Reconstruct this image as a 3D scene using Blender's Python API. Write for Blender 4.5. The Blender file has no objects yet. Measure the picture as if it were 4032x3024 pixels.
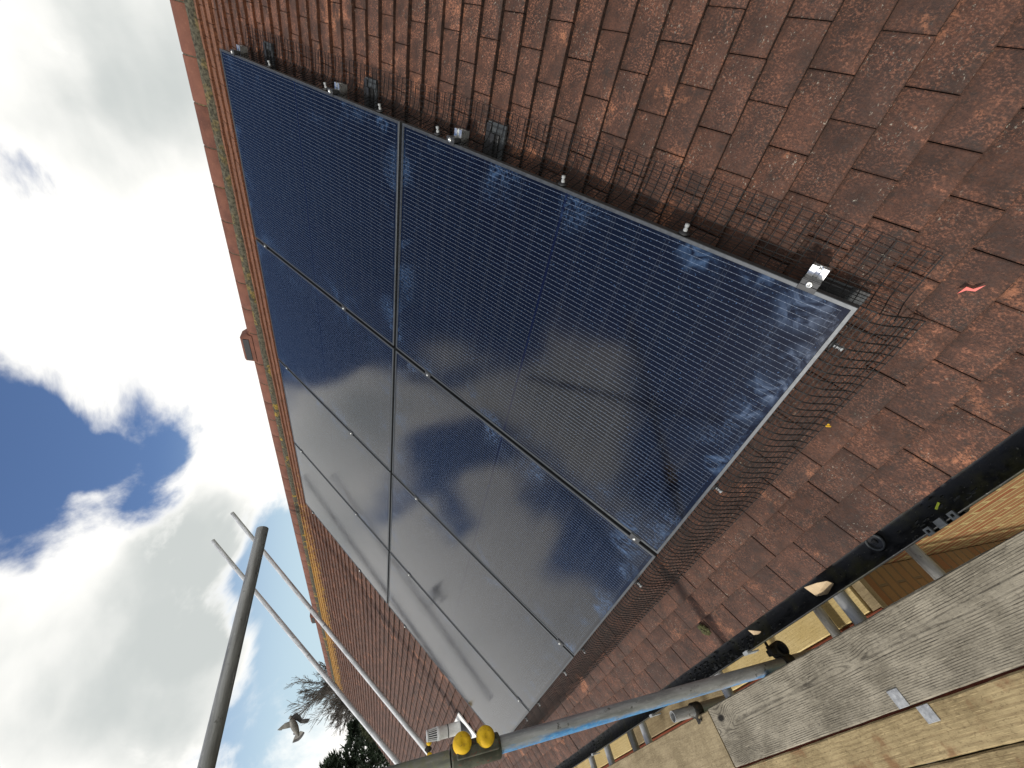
import bpy, bmesh, math, random
from mathutils import Vector, Matrix, noise as mnoise
R_ = math.radians
C = bpy.context.scene.collection
SC = bpy.context.scene

# ------------------------------------------------------------------ frames
# world: X toward the roof, Y along the ridge away from the viewer, Z up; eye at (0,0,EYE)
EYE = 4.3
PITCH = R_(35); cp, sp = math.cos(PITCH), math.sin(PITCH)
RO = Vector((.6193249, .283, EYE - 1.07277988))      # near bottom corner of the solar array (glass plane)
def rf(u, v, n=0.0):                                   # roof frame: u along ridge, v up slope, n out of the roof
    return RO + Vector((v * cp - n * sp, u, v * sp + n * cp))
def wp(x, y, z):                                       # z measured from eye level
    return Vector((x, y, EYE + z))
RROT = Matrix(((cp, 0, -sp), (0, 1, 0), (sp, 0, cp))).to_4x4()   # local x=v, y=u, z=n
def RM(u=0, v=0, n=0): return Matrix.Translation(rf(u, v, n)) @ RROT
def WM(x=0, y=0, z=0): return Matrix.Translation(wp(x, y, z))

# ------------------------------------------------------------------ camera, sky, sun, exposure
W2C = ((-.236531, -.198769, -.951075), (-.640724, .76777, -.001113), (.730428, .609114, -.308958))
cx, cy, cz = [Vector(r).normalized() for r in W2C]     # image right, image down, forward
cy = cz.cross(cx).normalized(); cx = cy.cross(cz).normalized()
cam = bpy.data.cameras.new('camera'); cob = bpy.data.objects.new('camera', cam); C.objects.link(cob)
m = Matrix.Identity(4)
for i, a in enumerate((cx, -cy, -cz)):
    for k in range(3): m[k][i] = a[k]
m.translation = (0, 0, EYE); cob.matrix_world = m
cam.sensor_fit = 'HORIZONTAL'; cam.sensor_width = 36; cam.lens = 1597.04 / 4032 * 36
cam.clip_start = .02; cam.clip_end = 2000
SC.camera = cob
SUN_AZ, SUN_EL = R_(-68), R_(38)
SUN_DIR = Vector((math.sin(SUN_AZ) * math.cos(SUN_EL), math.cos(SUN_AZ) * math.cos(SUN_EL), math.sin(SUN_EL)))
sl = bpy.data.lights.new('sun', 'SUN'); so = bpy.data.objects.new('sun', sl); C.objects.link(so)
sl.energy = 2.9; sl.angle = R_(5); sl.color = (1, .95, .87)
so.rotation_euler = SUN_DIR.to_track_quat('Z', 'Y').to_euler()
SC.view_settings.view_transform = 'Standard'; SC.view_settings.look = 'None'
SC.view_settings.exposure = 0.0; SC.view_settings.gamma = 1

# small node helper
class NT:
    def __init__(s, nt): s.nt = nt
    def n(s, t, **kw):
        d = s.nt.nodes.new(t)
        for k, v in kw.items():
            if k in d.inputs.keys(): s.set(d.inputs[k], v)
            else: setattr(d, k, v)
        return d
    def set(s, sock, v):
        if hasattr(v, 'is_output') or isinstance(v, bpy.types.NodeSocket): s.nt.links.new(v, sock)
        else: sock.default_value = v
    def math(s, op, a, b=0.0, c=None, clamp=False):
        d = s.nt.nodes.new('ShaderNodeMath'); d.operation = op; d.use_clamp = clamp
        s.set(d.inputs[0], a); s.set(d.inputs[1], b)
        if c is not None: s.set(d.inputs[2], c)
        return d.outputs[0]
    def ss(s, x, a, b, lo=0.0, hi=1.0):                # smoothstep
        d = s.nt.nodes.new('ShaderNodeMapRange'); d.interpolation_type = 'SMOOTHSTEP'
        s.set(d.inputs[0], x); s.set(d.inputs[1], a); s.set(d.inputs[2], b); s.set(d.inputs[3], lo); s.set(d.inputs[4], hi)
        return d.outputs[0]
    def mix(s, f, a, b, mode='MIX'):
        d = s.nt.nodes.new('ShaderNodeMix'); d.data_type = 'RGBA'; d.blend_type = mode; d.clamp_factor = True
        s.set(d.inputs[0], f)
        for k, v in ((6, a), (7, b)):
            s.set(d.inputs[k], v if not isinstance(v, tuple) or len(v) == 4 else (*v, 1))
        return d.outputs[2]
    def noise(s, vec, scale, detail=4, rough=.55, dist=0.0):
        d = s.nt.nodes.new('ShaderNodeTexNoise'); s.set(d.inputs['Vector'], vec)
        d.inputs['Scale'].default_value = scale; d.inputs['Detail'].default_value = detail
        d.inputs['Roughness'].default_value = rough; d.inputs['Distortion'].default_value = dist
        return d.outputs[0]
    def mapv(s, vec, sc=(1, 1, 1), loc=(0, 0, 0), rot=(0, 0, 0)):
        d = s.nt.nodes.new('ShaderNodeMapping'); s.set(d.inputs[0], vec)
        d.inputs['Scale'].default_value = sc; s.set(d.inputs['Location'], loc); d.inputs['Rotation'].default_value = rot
        return d.outputs[0]
    def sep(s, vec):
        d = s.nt.nodes.new('ShaderNodeSeparateXYZ'); s.set(d.inputs[0], vec); return d.outputs
    def comb(s, x, y, z):
        d = s.nt.nodes.new('ShaderNodeCombineXYZ')
        for i, v in enumerate((x, y, z)): s.set(d.inputs[i], v)
        return d.outputs[0]
    def vadd(s, a, b):
        d = s.nt.nodes.new('ShaderNodeVectorMath'); d.operation = 'ADD'; s.set(d.inputs[0], a); s.set(d.inputs[1], b); return d.outputs[0]

def sph(az, el):
    a, e = R_(az), R_(el); return (math.sin(a) * math.cos(e), math.cos(a) * math.cos(e), math.sin(e))

wd = bpy.data.worlds.new('World'); SC.world = wd; wd.use_nodes = True
T = NT(wd.node_tree); wd.node_tree.nodes.clear()
gen = T.n('ShaderNodeTexCoord').outputs['Generated']
sky = T.n('ShaderNodeTexSky', sky_type='NISHITA', sun_disc=False, sun_elevation=SUN_EL, sun_rotation=SUN_AZ,
          altitude=50, air_density=1.0, dust_density=.6, ozone_density=2.5)
# cloud field on the sky sphere: fractal noise plus broad banks and gaps of cloud at compass bearings
BLOBS = [(43, 34.5, 2, 7, -.42), (42, 28, .5, 3.5, -.16), (41, 22.5, .5, 3, -.10), (70, 33, 1, 6, -.36), (83, 26, .5, 3.5, -.17),
         (34.5, 33, 1, 5, -.14), (27, 8.5, 2, 10, -.36), (15, 9, 1, 9, -.22), (48, 58, 6, 22, -.42), (80, 60, 8, 24, -.36), (30, 78, 5, 20, -.25),
         (66, 20, 8, 22, .24), (85, 17, 8, 18, .24), (24, 22, 5, 12, .26), (0, 13, 6, 20, .15), (56, 13, 4, 14, .2), (38, 15, 3, 9, .14), (40, 47, 2, 10, -.28),
         # broken cloud ahead-left, above the frame
         (-6, 40, 8, 26, -.13), (24, 37, 2, 8, .26), (21, 43, 1, 6, .26), (13, 45, 1, 4, .24), (6, 30, 1, 5, .22), (-2, 37, 1, 5, .28), (-10, 33, 1, 5, .26), (-4, 25, 2, 8, .26), (-15, 22, 2, 8, .26),
         (-22, 51, 2, 11, .27), (-21, 43, 1, 5, .16), (9, 40, 1, 4, -.16), (0, 43, 1, 5, -.16), (3, 32, .5, 4, -.14), (-20, 31, 1, 6, -.18), (-38, 44, 3, 14, -.18), (-5, 72, 5, 22, -.32), (14, 62, 1, 6, .12), (-55, 56, 4, 22, -.34)]
nrm = T.n('ShaderNodeVectorMath', operation='NORMALIZE'); T.set(nrm.inputs[0], gen); dirv = nrm.outputs[0]
warp = T.n('ShaderNodeTexNoise', Scale=3.0, Detail=5.0, Roughness=.6); T.set(warp.inputs['Vector'], dirv)
wv = T.n('ShaderNodeVectorMath', operation='MULTIPLY_ADD'); T.set(wv.inputs[0], warp.outputs[1])
wv.inputs[1].default_value = (.13, .13, .13); T.set(wv.inputs[2], dirv)
wv2 = T.n('ShaderNodeVectorMath', operation='SUBTRACT'); T.set(wv2.inputs[0], wv.outputs[0]); wv2.inputs[1].default_value = (.065, .065, .065)
wdir = T.n('ShaderNodeVectorMath', operation='NORMALIZE'); T.set(wdir.inputs[0], wv2.outputs[0]); wdir = wdir.outputs[0]
dens = T.math('MULTIPLY_ADD', T.noise(T.mapv(dirv, (1, 1, 1.5)), 2.6, 10, .60, .5), 1.35, -.105)
for az, el, r0, r1, w in BLOBS:
    dp = T.n('ShaderNodeVectorMath', operation='DOT_PRODUCT'); T.set(dp.inputs[0], wdir); dp.inputs[1].default_value = sph(az, el)
    k = T.ss(dp.outputs['Value'], math.cos(R_(r1)), math.cos(R_(r0)), 0.0, w)
    dens = T.math('ADD', dens, k)
cm = T.ss(dens, .37, .61)
grey = T.noise(T.mapv(dirv, (1, 1, 1.8), (3, 1, 2)), 3.0, 4, .5, .2)
for az, el, r0, r1, w in [(29, 18, 2, 10, .55), (18, 18, 2, 9, .35), (86, 23, 3, 10, .16), (20, 33, 3, 12, .2), (64, 18, 3, 10, -.15), (55, 13, 3, 12, -.2)]:
    dp = T.n('ShaderNodeVectorMath', operation='DOT_PRODUCT'); T.set(dp.inputs[0], wdir); dp.inputs[1].default_value = sph(az, el)
    grey = T.math('ADD', grey, T.ss(dp.outputs['Value'], math.cos(R_(r1)), math.cos(R_(r0)), 0.0, w))
gm = T.math('MULTIPLY', T.ss(T.math('ADD', grey, T.math('MULTIPLY', T.math('SUBTRACT', dens, .62), .35)), .46, 1.0), T.ss(dens, .48, .66))
ccol = T.mix(gm, (11.6, 11.4, 10.9), (6.3, 6.65, 6.5))
skyc = T.mix(1.0, sky.outputs[0], (1.05, 1.12, 1.3), 'MULTIPLY')
skyc = T.mix(T.ss(T.sep(dirv)[2], .10, .40, .92, 0), skyc, (6.0, 7.7, 8.5))
wcol = T.mix(cm, skyc, ccol)
bg = T.n('ShaderNodeBackground', Color=wcol, Strength=.1)
wo = T.n('ShaderNodeOutputWorld'); wd.node_tree.links.new(bg.outputs[0], wo.inputs[0])

# ------------------------------------------------------------------ materials
def mat(name):
    mt = bpy.data.materials.new(name); mt.use_nodes = True; mt.node_tree.nodes.clear()
    t = NT(mt.node_tree); b = t.n('ShaderNodeBsdfPrincipled'); o = t.n('ShaderNodeOutputMaterial')
    mt.node_tree.links.new(b.outputs[0], o.inputs[0])
    return mt, t, b
def bump(t, b, h, strength=.3, dist=.002):
    d = t.n('ShaderNodeBump'); d.inputs['Strength'].default_value = strength; d.inputs['Distance'].default_value = dist
    t.set(d.inputs['Height'], h); t.set(b.inputs['Normal'], d.outputs[0])
def plain(name, col, rough=.5, metal=0.0, var=.25, scale=40, spec=.5):
    mt, t, b = mat(name); oc = t.n('ShaderNodeTexCoord').outputs['Object']
    n = t.noise(oc, scale, 5, .6)
    lo = tuple(c * (1 - var) for c in col); hi = tuple(min(1, c * (1 + var)) for c in col)
    t.set(b.inputs['Base Color'], t.mix(t.ss(n, .3, .7), lo, hi))
    t.set(b.inputs['Roughness'], t.ss(n, .2, .8, max(.02, rough - .08), min(1, rough + .08))); b.inputs['Metallic'].default_value = metal
    b.inputs['Specular IOR Level'].default_value = spec
    return mt

def tile_mat(name, edge=False):
    mt, t, b = mat(name); oc = t.n('ShaderNodeTexCoord').outputs['Object']
    at = t.n('ShaderNodeAttribute', attribute_name='rnd'); rnd = at.outputs['Fac']
    sx = t.sep(oc)
    off = t.comb(t.math('MULTIPLY', t.ss(rnd, .7, .72), 3.0), t.math('MULTIPLY', t.ss(rnd, .4, .42), 5.0), 0.0)
    pv = t.vadd(oc, off)
    big = t.noise(oc, 1.7, 3, .5); med = t.noise(pv, 11, 6, .65)
    fine = t.noise(t.mapv(pv, (1, 1.5, 1)), 62, 8, .72); grain = t.noise(pv, 420, 3, .7)
    if edge:
        clean = t.mix(t.ss(fine, .35, .65), (.075, .024, .011), (.18, .058, .021)); dirt_shade = t.mix(t.ss(fine, .35, .65), (.010, .007, .006), (.045, .022, .015))
        col = t.mix(t.math('ADD', t.ss(sx[0], 1.0, 3.6, 0, .9), t.ss(med, .5, .75, -.2, .3)), dirt_shade, clean)  # butts: dirt plus course-gap shadow painted dark low down, sunlit orange upslope
    else:
        col = t.mix(t.ss(med, .32, .68), (.040, .0195, .0125), (.105, .045, .027))
        col = t.mix(t.ss(rnd, 0, 1, 0, .3), col, t.mix(t.ss(fine, .3, .7), (.036, .023, .019), (.11, .058, .043)))
        wear_sunlit = t.math('ADD', t.math('ADD', t.math('MULTIPLY', fine, .9), t.math('MULTIPLY', med, .55)),
                      t.math('ADD', t.math('MULTIPLY', big, .35), t.math('MULTIPLY', rnd, .03)))
        up = t.ss(sx[0], .9, 2.8, -.01, .06)  # sunlit brightness of the upper slope painted in on top of real wear
        wear_sunlit = t.math('ADD', wear_sunlit, up)
        wm = t.ss(t.math('ADD', wear_sunlit, t.ss(sx[0], -.25, .05, .035, 0)), 1.02, 1.19, 0, .85)
        col = t.mix(wm, col, t.mix(t.ss(grain, .35, .65), (.23, .088, .048), (.46, .205, .125)))
        speck = t.noise(t.mapv(pv, (1, 1.4, 1), (8, 3, 5)), 165, 6, .75)
        col = t.mix(t.ss(speck, .36, .60, .6, 0), col, (.022, .014, .0115)); clus = t.ss(t.noise(t.mapv(oc, (1, 1, 1), (4, 6, 2)), 13, 5, .62), .40, .60); col = t.mix(t.math('MULTIPLY', t.ss(speck, .50, .62, 0, .85), t.math('MULTIPLY', clus, t.ss(sx[0], .1, 1.8, .45, 1))), col, (.34, .145, .085))
        wp_ = t.noise(t.mapv(oc, (1, 1, 1), (5, 9, 3)), 4.2, 7, .68)      # raw clay where the face has spalled
        col = t.mix(t.math('MULTIPLY', t.ss(wp_, .57, .68), t.ss(speck, .40, .56, 0, .85)), col, (.40, .165, .085))
        bl = t.noise(t.mapv(pv, (1, 1, 1), (2, 4, 8)), 30, 6, .7)        # black algae
        col = t.mix(t.ss(bl, .54, .70, 0, .75), col, (.028, .020, .016))
    # lichens: white specks, yellow near the ridge
    sp_ = t.noise(t.mapv(pv, (1, .6, 1)), 190, 5, .7); cl = t.noise(pv, 7, 5, .65)
    col = t.mix(t.math('MULTIPLY', t.ss(sp_, .60, .67, 0, .85), t.ss(cl, .46, .62)), col, t.mix(t.ss(grain, .4, .6), (.20, .18, .13), (.46, .42, .35)))
    yl = t.noise(t.mapv(pv, (1, 1, 1), (1, 7, 3)), 17, 6, .65)
    top = t.ss(sx[0], 3.25, 4.02); far = t.ss(sx[1], 2.0, 8.5, .28, 1.0)
    ym = t.math('MULTIPLY', t.math('MULTIPLY', top, far), 1.0)
    thr = t.math('SUBTRACT', .80, t.math('MULTIPLY', ym, .44))
    col = t.mix(t.ss(t.math('SUBTRACT', yl, thr), 0, .08, 0, .85), col, t.mix(t.ss(grain, .3, .7), (.34, .19, .016), (.56, .33, .035)))
    clean = t.math('MULTIPLY', t.ss(sx[0], 3.72, 3.84), .55)             # paler raw clay in the top courses
    col = t.mix(t.math('MULTIPLY', clean, t.ss(fine, .36, .55)), col, (.22, .095, .05))
    t.set(b.inputs['Base Color'], col)
    t.set(b.inputs['Roughness'], t.ss(fine, .2, .8, .62, .92)); b.inputs['Specular IOR Level'].default_value = .35
    bump(t, b, t.math('ADD', fine, t.math('MULTIPLY', grain, .5)), .55, .0025)
    return mt
M = {}
M['tile'] = tile_mat('roof_tile_clay'); M['tile_edge'] = tile_mat('roof_tile_edge', True)
def ridge_mat():
    mt, t, b = mat('ridge_clay'); oc = t.n('ShaderNodeTexCoord').outputs['Object']
    oi = t.n('ShaderNodeObjectInfo').outputs['Random']; pv = t.vadd(oc, t.comb(t.math('MULTIPLY', oi, 20), oi, 0.0))
    n = t.noise(pv, 9, 6, .6); f = t.noise(pv, 140, 4, .7)
    col = t.mix(t.ss(n, .3, .7), (.092, .036, .024), (.155, .061, .038))
    col = t.mix(t.ss(oi, 0, 1, 0, .35), col, (.24, .10, .065))
    col = t.mix(t.ss(f, .60, .72, 0, .6), col, (.33, .18, .12)); col = t.mix(t.ss(f, .28, .4, .5, 0), col, (.15, .06, .04))
    t.set(b.inputs['Base Color'], col); b.inputs['Roughness'].default_value = .8; b.inputs['Specular IOR Level'].default_value = .3
    bump(t, b, t.math('ADD', f, n), .35, .002); return mt
M['ridge'] = ridge_mat()
def mortar_mat():
    mt, t, b = mat('mossy_mortar'); oc = t.n('ShaderNodeTexCoord').outputs['Object']
    n = t.noise(oc, 45, 6, .7); y = t.noise(oc, 7, 5, .6)
    col = t.mix(t.ss(n, .35, .65), (.018, .016, .009), (.10, .09, .06))
    col = t.mix(t.math('MULTIPLY', t.ss(y, .54, .64, 0, .9), t.ss(t.sep(oc)[1], 1.0, 4.0, .25, 1)), col, t.mix(t.ss(n, .4, .6), (.10, .075, .010), (.36, .22, .02)))
    t.set(b.inputs['Base Color'], col); b.inputs['Roughness'].default_value = .95
    bump(t, b, n, .9, .006); return mt
M['mortar'] = mortar_mat()

PL, PW, PG = 1.722, 1.134, .02                                           # panel length, width, gap
def cell_mat():
    mt, t, b = mat('photovoltaic_glass'); tc = t.n('ShaderNodeTexCoord'); oc = tc.outputs['Object']
    s = t.sep(oc); v, u = s[0], s[1]
    pitch = .01656
    def near(x, p, w, soft=.15):                                         # 1 on lines every p
        f = t.math('PINGPONG', x, p / 2); return t.ss(f, w * (1 - soft), w * (1 + soft), 1.0, 0.0)
    ub = t.math('SUBTRACT', u, .0205); line = near(t.math('ADD', ub, pitch * 20), pitch, .00032)
    inside = t.math('MULTIPLY', t.math('MULTIPLY', t.ss(u, .0175, .0185), t.ss(u, 1.1155, 1.1165, 1, 0)),
                    t.math('MULTIPLY', t.ss(v, .024, .026), t.ss(v, PL - .026, PL - .024, 1, 0)))
    mid = t.ss(t.math('ABSOLUTE', t.math('SUBTRACT', v, PL / 2)), .0042, .0050, 1, 0)
    vc = t.math('ABSOLUTE', t.math('SUBTRACT', v, PL / 2))
    vg = t.math('SUBTRACT', vc, .0055); hp = .0915
    gap = near(t.math('ADD', vg, hp * 10), hp, .0007); gapu = near(t.math('ADD', t.math('SUBTRACT', u, .0122), pitch * 66), pitch * 11, .0008)
    dd = near(t.math('ADD', vg, hp * 10), hp / 6, .0014); dw = near(t.math('ADD', ub, pitch * 20), pitch, .0007)
    dots = t.math('MULTIPLY', dd, dw)
    big = t.math('MULTIPLY', near(t.math('ADD', vg, hp * 10), hp, .0085), t.math('MULTIPLY', dd, near(t.math('ADD', ub, pitch * 20), pitch, .0012)))
    n1 = t.noise(t.mapv(oc, (2, 60, 1)), 3, 3, .6); oi = t.n('ShaderNodeObjectInfo').outputs['Random']
    cell = t.mix(t.ss(n1, .3, .7), (.0009, .0013, .0048), (.0014, .0022, .0078))
    col = t.mix(t.math('MAXIMUM', gap, gapu), cell, (.003, .0035, .006))
    lm = t.math('MULTIPLY', t.math('MAXIMUM', t.math('MAXIMUM', line, dots), big), t.math('SUBTRACT', 1.0, gap))
    lm = t.math('MULTIPLY', lm, t.math('MULTIPLY', inside, t.math('SUBTRACT', 1.0, mid)))
    col = t.mix(t.math('MULTIPLY', lm, .92), col, (.20, .225, .265))
    pr_ = t.ss(t.math('ABSOLUTE', t.math('SUBTRACT', t.math('PINGPONG', t.math('ADD', vg, hp * 10), hp / 2), .0052)), .0004, .0009, .07, 0)
    col = t.mix(t.math('MULTIPLY', pr_, inside), col, (.30, .33, .36))
    col = t.mix(mid, col, (.002, .003, .016))
    # hand and boot smears of dust near the frame edges
    ge = t.n('ShaderNodeNewGeometry').outputs['Position']
    sm = t.noise(ge, 5.5, 3, .5, .6); st = t.noise(t.mapv(ge, (1, 1, 1), (3, 2, 1), (.4, .3, .8)), 34, 7, .7, 2.5)
    eu = t.math('MINIMUM', u, t.math('SUBTRACT', PW, u)); ev = t.math('MINIMUM', v, t.math('SUBTRACT', PL, v)); ed = t.math('MINIMUM', eu, ev)
    edge = t.ss(ed, .02, .19, 1, 0)
    dust = t.math('MULTIPLY', t.math('MULTIPLY', t.ss(sm, .50, .68), t.ss(st, .40, .68)), edge)
    hand = 0.0
    for hu, hv, hr in ((.05, .10, .075), (.015, .22, .06), (.02, .40, .07), (.27, .045, .07), (.37, .06, .06), (.17, .03, .05), (.60, .03, .05), (1.02, .05, .06), (1.10, .16, .06), (1.22, .12, .09), (1.35, .05, .07), (2.25, .05, .05), (1.75, .04, .05), (.03, 1.86, .05), (1.2, .62, .06)):
        dn = t.n('ShaderNodeVectorMath', operation='DISTANCE'); t.set(dn.inputs[0], ge); dn.inputs[1].default_value = rf(hu, hv)
        hand = t.math('MAXIMUM', hand, t.ss(dn.outputs['Value'], hr * .35, hr * 1.1, 1, 0))
    sw = t.noise(t.mapv(ge, (1, 1, 1), (7, 2, 4), (.7, .2, .4)), 17, 4, .55, 1.6)
    dust = t.math('MAXIMUM', t.math('MULTIPLY', dust, .55), t.math('MULTIPLY', hand, t.ss(sw, .34, .82, 0, .85)))
    spk = t.math('MULTIPLY', t.ss(t.noise(ge, 210, 1, .5), .70, .73), .35)
    film = t.ss(t.noise(ge, 2.3, 4, .6), .35, .75, 0.0, .006)
    dm = t.math('ADD', t.math('MAXIMUM', t.math('MULTIPLY', dust, .55), spk), film)
    col = t.mix(dm, col, (.10, .19, .36))
    t.set(b.inputs['Base Color'], col)
    t.set(b.inputs['Roughness'], t.math('ADD', t.ss(sm, .3, .8, .085, .125), t.math('MULTIPLY', dust, .25)))
    b.inputs['IOR'].default_value = 1.5; b.inputs['Specular IOR Level'].default_value = .5
    bump(t, b, t.noise(oc, 900, 2, .5), .02, .0005)
    return mt
M['cell'] = cell_mat()
M['frame'] = plain('anodised_dark_frame', (.085, .09, .095), .45, .7, .1, 60)
M['alu'] = plain('bright_aluminium', (.80, .81, .80), .30, .9, .08, 60)
M['steel'] = plain('bolt_steel', (.62, .62, .60), .3, .9, .1, 80)
M['clampblack'] = plain('black_anodised_clamp', (.028, .029, .031), .5, .0, .2, 60)
M['blackplastic'] = plain('black_plastic', (.012, .012, .013), .5, 0, .3, 60)
M['greyplastic'] = plain('grey_plastic', (.30, .31, .31), .5, 0, .15, 60)
M['slateflash'] = plain('dark_grey_flashing', (.045, .05, .053), .6, .1, .3, 30)
M['meshwire'] = plain('dark_mesh_wire', (.006, .006, .006), .6, .1, .3, 90, .3)
M['underlay'] = plain('underlay', (.012, .010, .009), .95, 0, .2)
M['white'] = plain('white_plastic', (.74, .74, .72), .45, 0, .08, 50)
M['whiteflash'] = plain('white_flashing_paint', (.78, .78, .76), .55, 0, .05, 50)
M['rusty'] = None
def galv(name, base=(.42, .425, .42), blue=False, lichen=0.0, dark=1.0):
    mt, t, b = mat(name); oc = t.n('ShaderNodeTexCoord').outputs['Object']; s = t.sep(oc)
    n = t.noise(t.mapv(oc, (6, 6, .8)), 9, 6, .65); f = t.noise(t.mapv(oc, (1, 1, .35)), 130, 5, .7); sp2 = t.noise(oc, 26, 5, .7)
    col = t.mix(t.ss(n, .3, .7), tuple(c * .62 * dark for c in base), tuple(c * 1.1 * dark for c in base))
    col = t.mix(t.ss(f, .55, .72, 0, .45), col, tuple(min(1, c * 1.7 * dark) for c in base))
    col = t.mix(t.ss(sp2, .60, .68, 0, .8), col, (.07, .065, .055))
    if lichen: col = t.mix(t.ss(t.noise(oc, 40, 6, .7), .45, .6, 0, lichen), col, (.24, .24, .15))
    met = .45
    if blue:
        pn = t.noise(t.mapv(oc, (14, 14, 2.2)), 1.0, 6, .65)
        side = t.math('ADD', t.math('MULTIPLY', s[0], -40.0), t.math('MULTIPLY', t.math('SUBTRACT', pn, .5), 4.5))
        bm = t.ss(side, .45, 1.15)
        bm = t.math('MULTIPLY', bm, t.math('MULTIPLY', t.ss(s[2], -.02, .25), t.ss(t.noise(oc, 60, 5, .7), .30, .48, .25, 1)))
        col = t.mix(t.math('MULTIPLY', bm, .92), col, t.mix(t.ss(f, .3, .7), (.03, .17, .42), (.09, .33, .62)))
        pk = t.math('MULTIPLY', t.ss(t.noise(t.mapv(oc, (9, 9, 2)), 1.2, 3, .5), .52, .62), t.ss(s[0], -.004, .012))
        col = t.mix(t.math('MULTIPLY', pk, .35), col, (.36, .24, .22))
        t.set(b.inputs['Metallic'], t.math('SUBTRACT', .4, t.math('MULTIPLY', bm, .4)))
    else: b.inputs['Metallic'].default_value = met
    t.set(b.inputs['Base Color'], col); t.set(b.inputs['Roughness'], t.ss(n, .2, .8, .42, .62))
    bump(t, b, f, .15, .001); return mt
M['galv'] = galv('galvanised_tube'); M['galvblue'] = galv('galvanised_tube_blue_paint', blue=True)
M['galvdark'] = galv('weathered_dark_tube', (.36, .36, .345)); M['galvlichen'] = galv('lichen_tube', (.26, .26, .22), lichen=.7)
M['galvbright'] = galv('bright_alloy_tube', (.62, .63, .64))
def rust_mat(name, a, bcol, c):
    mt, t, b = mat(name); oc = t.n('ShaderNodeTexCoord').outputs['Object']
    n = t.noise(oc, 22, 6, .7); f = t.noise(oc, 90, 5, .7)
    col = t.mix(t.ss(n, .4, .6), a, bcol); col = t.mix(t.ss(f, .55, .68), col, c)
    t.set(b.inputs['Base Color'], col); b.inputs['Roughness'].default_value = .75; b.inputs['Metallic'].default_value = .25
    bump(t, b, t.math('ADD', n, f), .4, .002); return mt
M['yellow'] = rust_mat('yellow_plastic', (.80, .50, .010), (.70, .42, .008), (.45, .27, .02)); M['yellow'].node_tree.nodes['Principled BSDF'].inputs['Metallic'].default_value = 0
M['sleeve'] = rust_mat('rusty_sleeve', (.045, .045, .03), (.085, .088, .06), (.16, .035, .02))
M['coupler'] = rust_mat('greasy_coupler', (.02, .018, .014), (.045, .04, .03), (.09, .05, .03))
def wood(name, c0, c1, c2, ring=230, knots=1.0, cxz=(.06, -.05), stain=None, rough=.8, fleck=.6, gs=1.0):
    mt, t, b = mat(name); oc = t.n('ShaderNodeTexCoord').outputs['Object']; s = t.sep(oc)
    oi = t.n('ShaderNodeObjectInfo').outputs['Random']
    wob = t.noise(t.mapv(oc, (1, .35, 1)), 3.2, 3, .5)
    wob2 = t.noise(t.mapv(oc, (1, .35, 1)), 14, 3, .5)
    # knots pull the growth rings round them
    kv = t.n('ShaderNodeTexVoronoi', feature='F1'); t.set(kv.inputs['Vector'], t.mapv(oc, (6.5, 3.2, .01), (.37, .2, 0))); kv.inputs['Scale'].default_value = 1.0
    kd = kv.outputs['Distance']; kr = t.n('ShaderNodeSeparateColor'); t.set(kr.inputs[0], kv.outputs['Color'])
    kon = t.math('MULTIPLY', t.ss(kr.outputs[0], .45, .5), knots)
    kp = t.math('MULTIPLY', t.ss(kd, 0, .42, 1, 0), kon)
    dx = t.math('SUBTRACT', s[0], cxz[0]); dz = t.math('SUBTRACT', s[2], cxz[1])
    r = t.math('SQRT', t.math('ADD', t.math('MULTIPLY', dx, dx), t.math('MULTIPLY', dz, dz)))
    r = t.math('ADD', r, t.math('MULTIPLY', wob, .024)); r = t.math('ADD', r, t.math('MULTIPLY', wob2, .0022)); r = t.math('ADD', r, t.math('MULTIPLY', kp, .030))
    w = t.math('SINE', t.math('MULTIPLY', r, ring * 5.2)); g = t.math('MULTIPLY', t.ss(w, .0, 1.0), t.ss(t.noise(t.mapv(oc, (1, .25, 1)), 40, 4, .6), .25, .7, .1, gs))
    fib = t.noise(t.mapv(oc, (1, .035, 1)), 420, 5, .7); fib2 = t.noise(t.mapv(oc, (1, .12, 1)), 90, 5, .65); blot = t.noise(oc, 5, 6, .65)
    col = t.mix(t.ss(blot, .32, .68), c0, c1)
    col = t.mix(t.math('MULTIPLY', g, t.ss(fib2, .25, .7, .55, 1.1)), col, c2)
    col = t.mix(t.ss(fib, .52, .70, 0, fleck), col, tuple(min(1, x * 1.5) for x in c1))
    col = t.mix(t.ss(t.noise(t.mapv(oc, (1, .3, 1)), 60, 6, .75), .60, .72, 0, .6), col, tuple(x * .45 for x in c2))
    dirt_shade = t.noise(t.mapv(oc, (1, .5, 1), (3, 1, 0)), 150, 6, .75); col = t.mix(t.ss(dirt_shade, .52, .66, 0, .55), col, tuple(x * .55 for x in c2)); col = t.mix(t.ss(dirt_shade, .30, .42, .35, 0), col, tuple(min(1, x * 1.25) for x in c1))
    col = t.mix(t.math('MULTIPLY', t.ss(kd, .06, .12, 1, 0), kon), col, tuple(x * .30 for x in c2))
    if stain: col = t.mix(t.math('MULTIPLY', t.ss(t.noise(oc, 7.5, 6, .65), .53, .66), .75), col, stain)
    t.set(b.inputs['Base Color'], col); b.inputs['Roughness'].default_value = rough; b.inputs['Specular IOR Level'].default_value = .25
    bump(t, b, t.math('ADD', t.math('MULTIPLY', g, -.6), t.math('ADD', fib, fib2)), .55, .0022); return mt
M['wood_grey'] = wood('weathered_grey_board', (.17, .148, .108), (.35, .31, .235), (.042, .035, .026), 215, 1.0, (.03, -.02))
M['wood_tan'] = wood('tan_board', (.22, .17, .095), (.37, .295, .175), (.13, .09, .05), 150, .6, (.02, -.2), fleck=.6, gs=.35)
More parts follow.
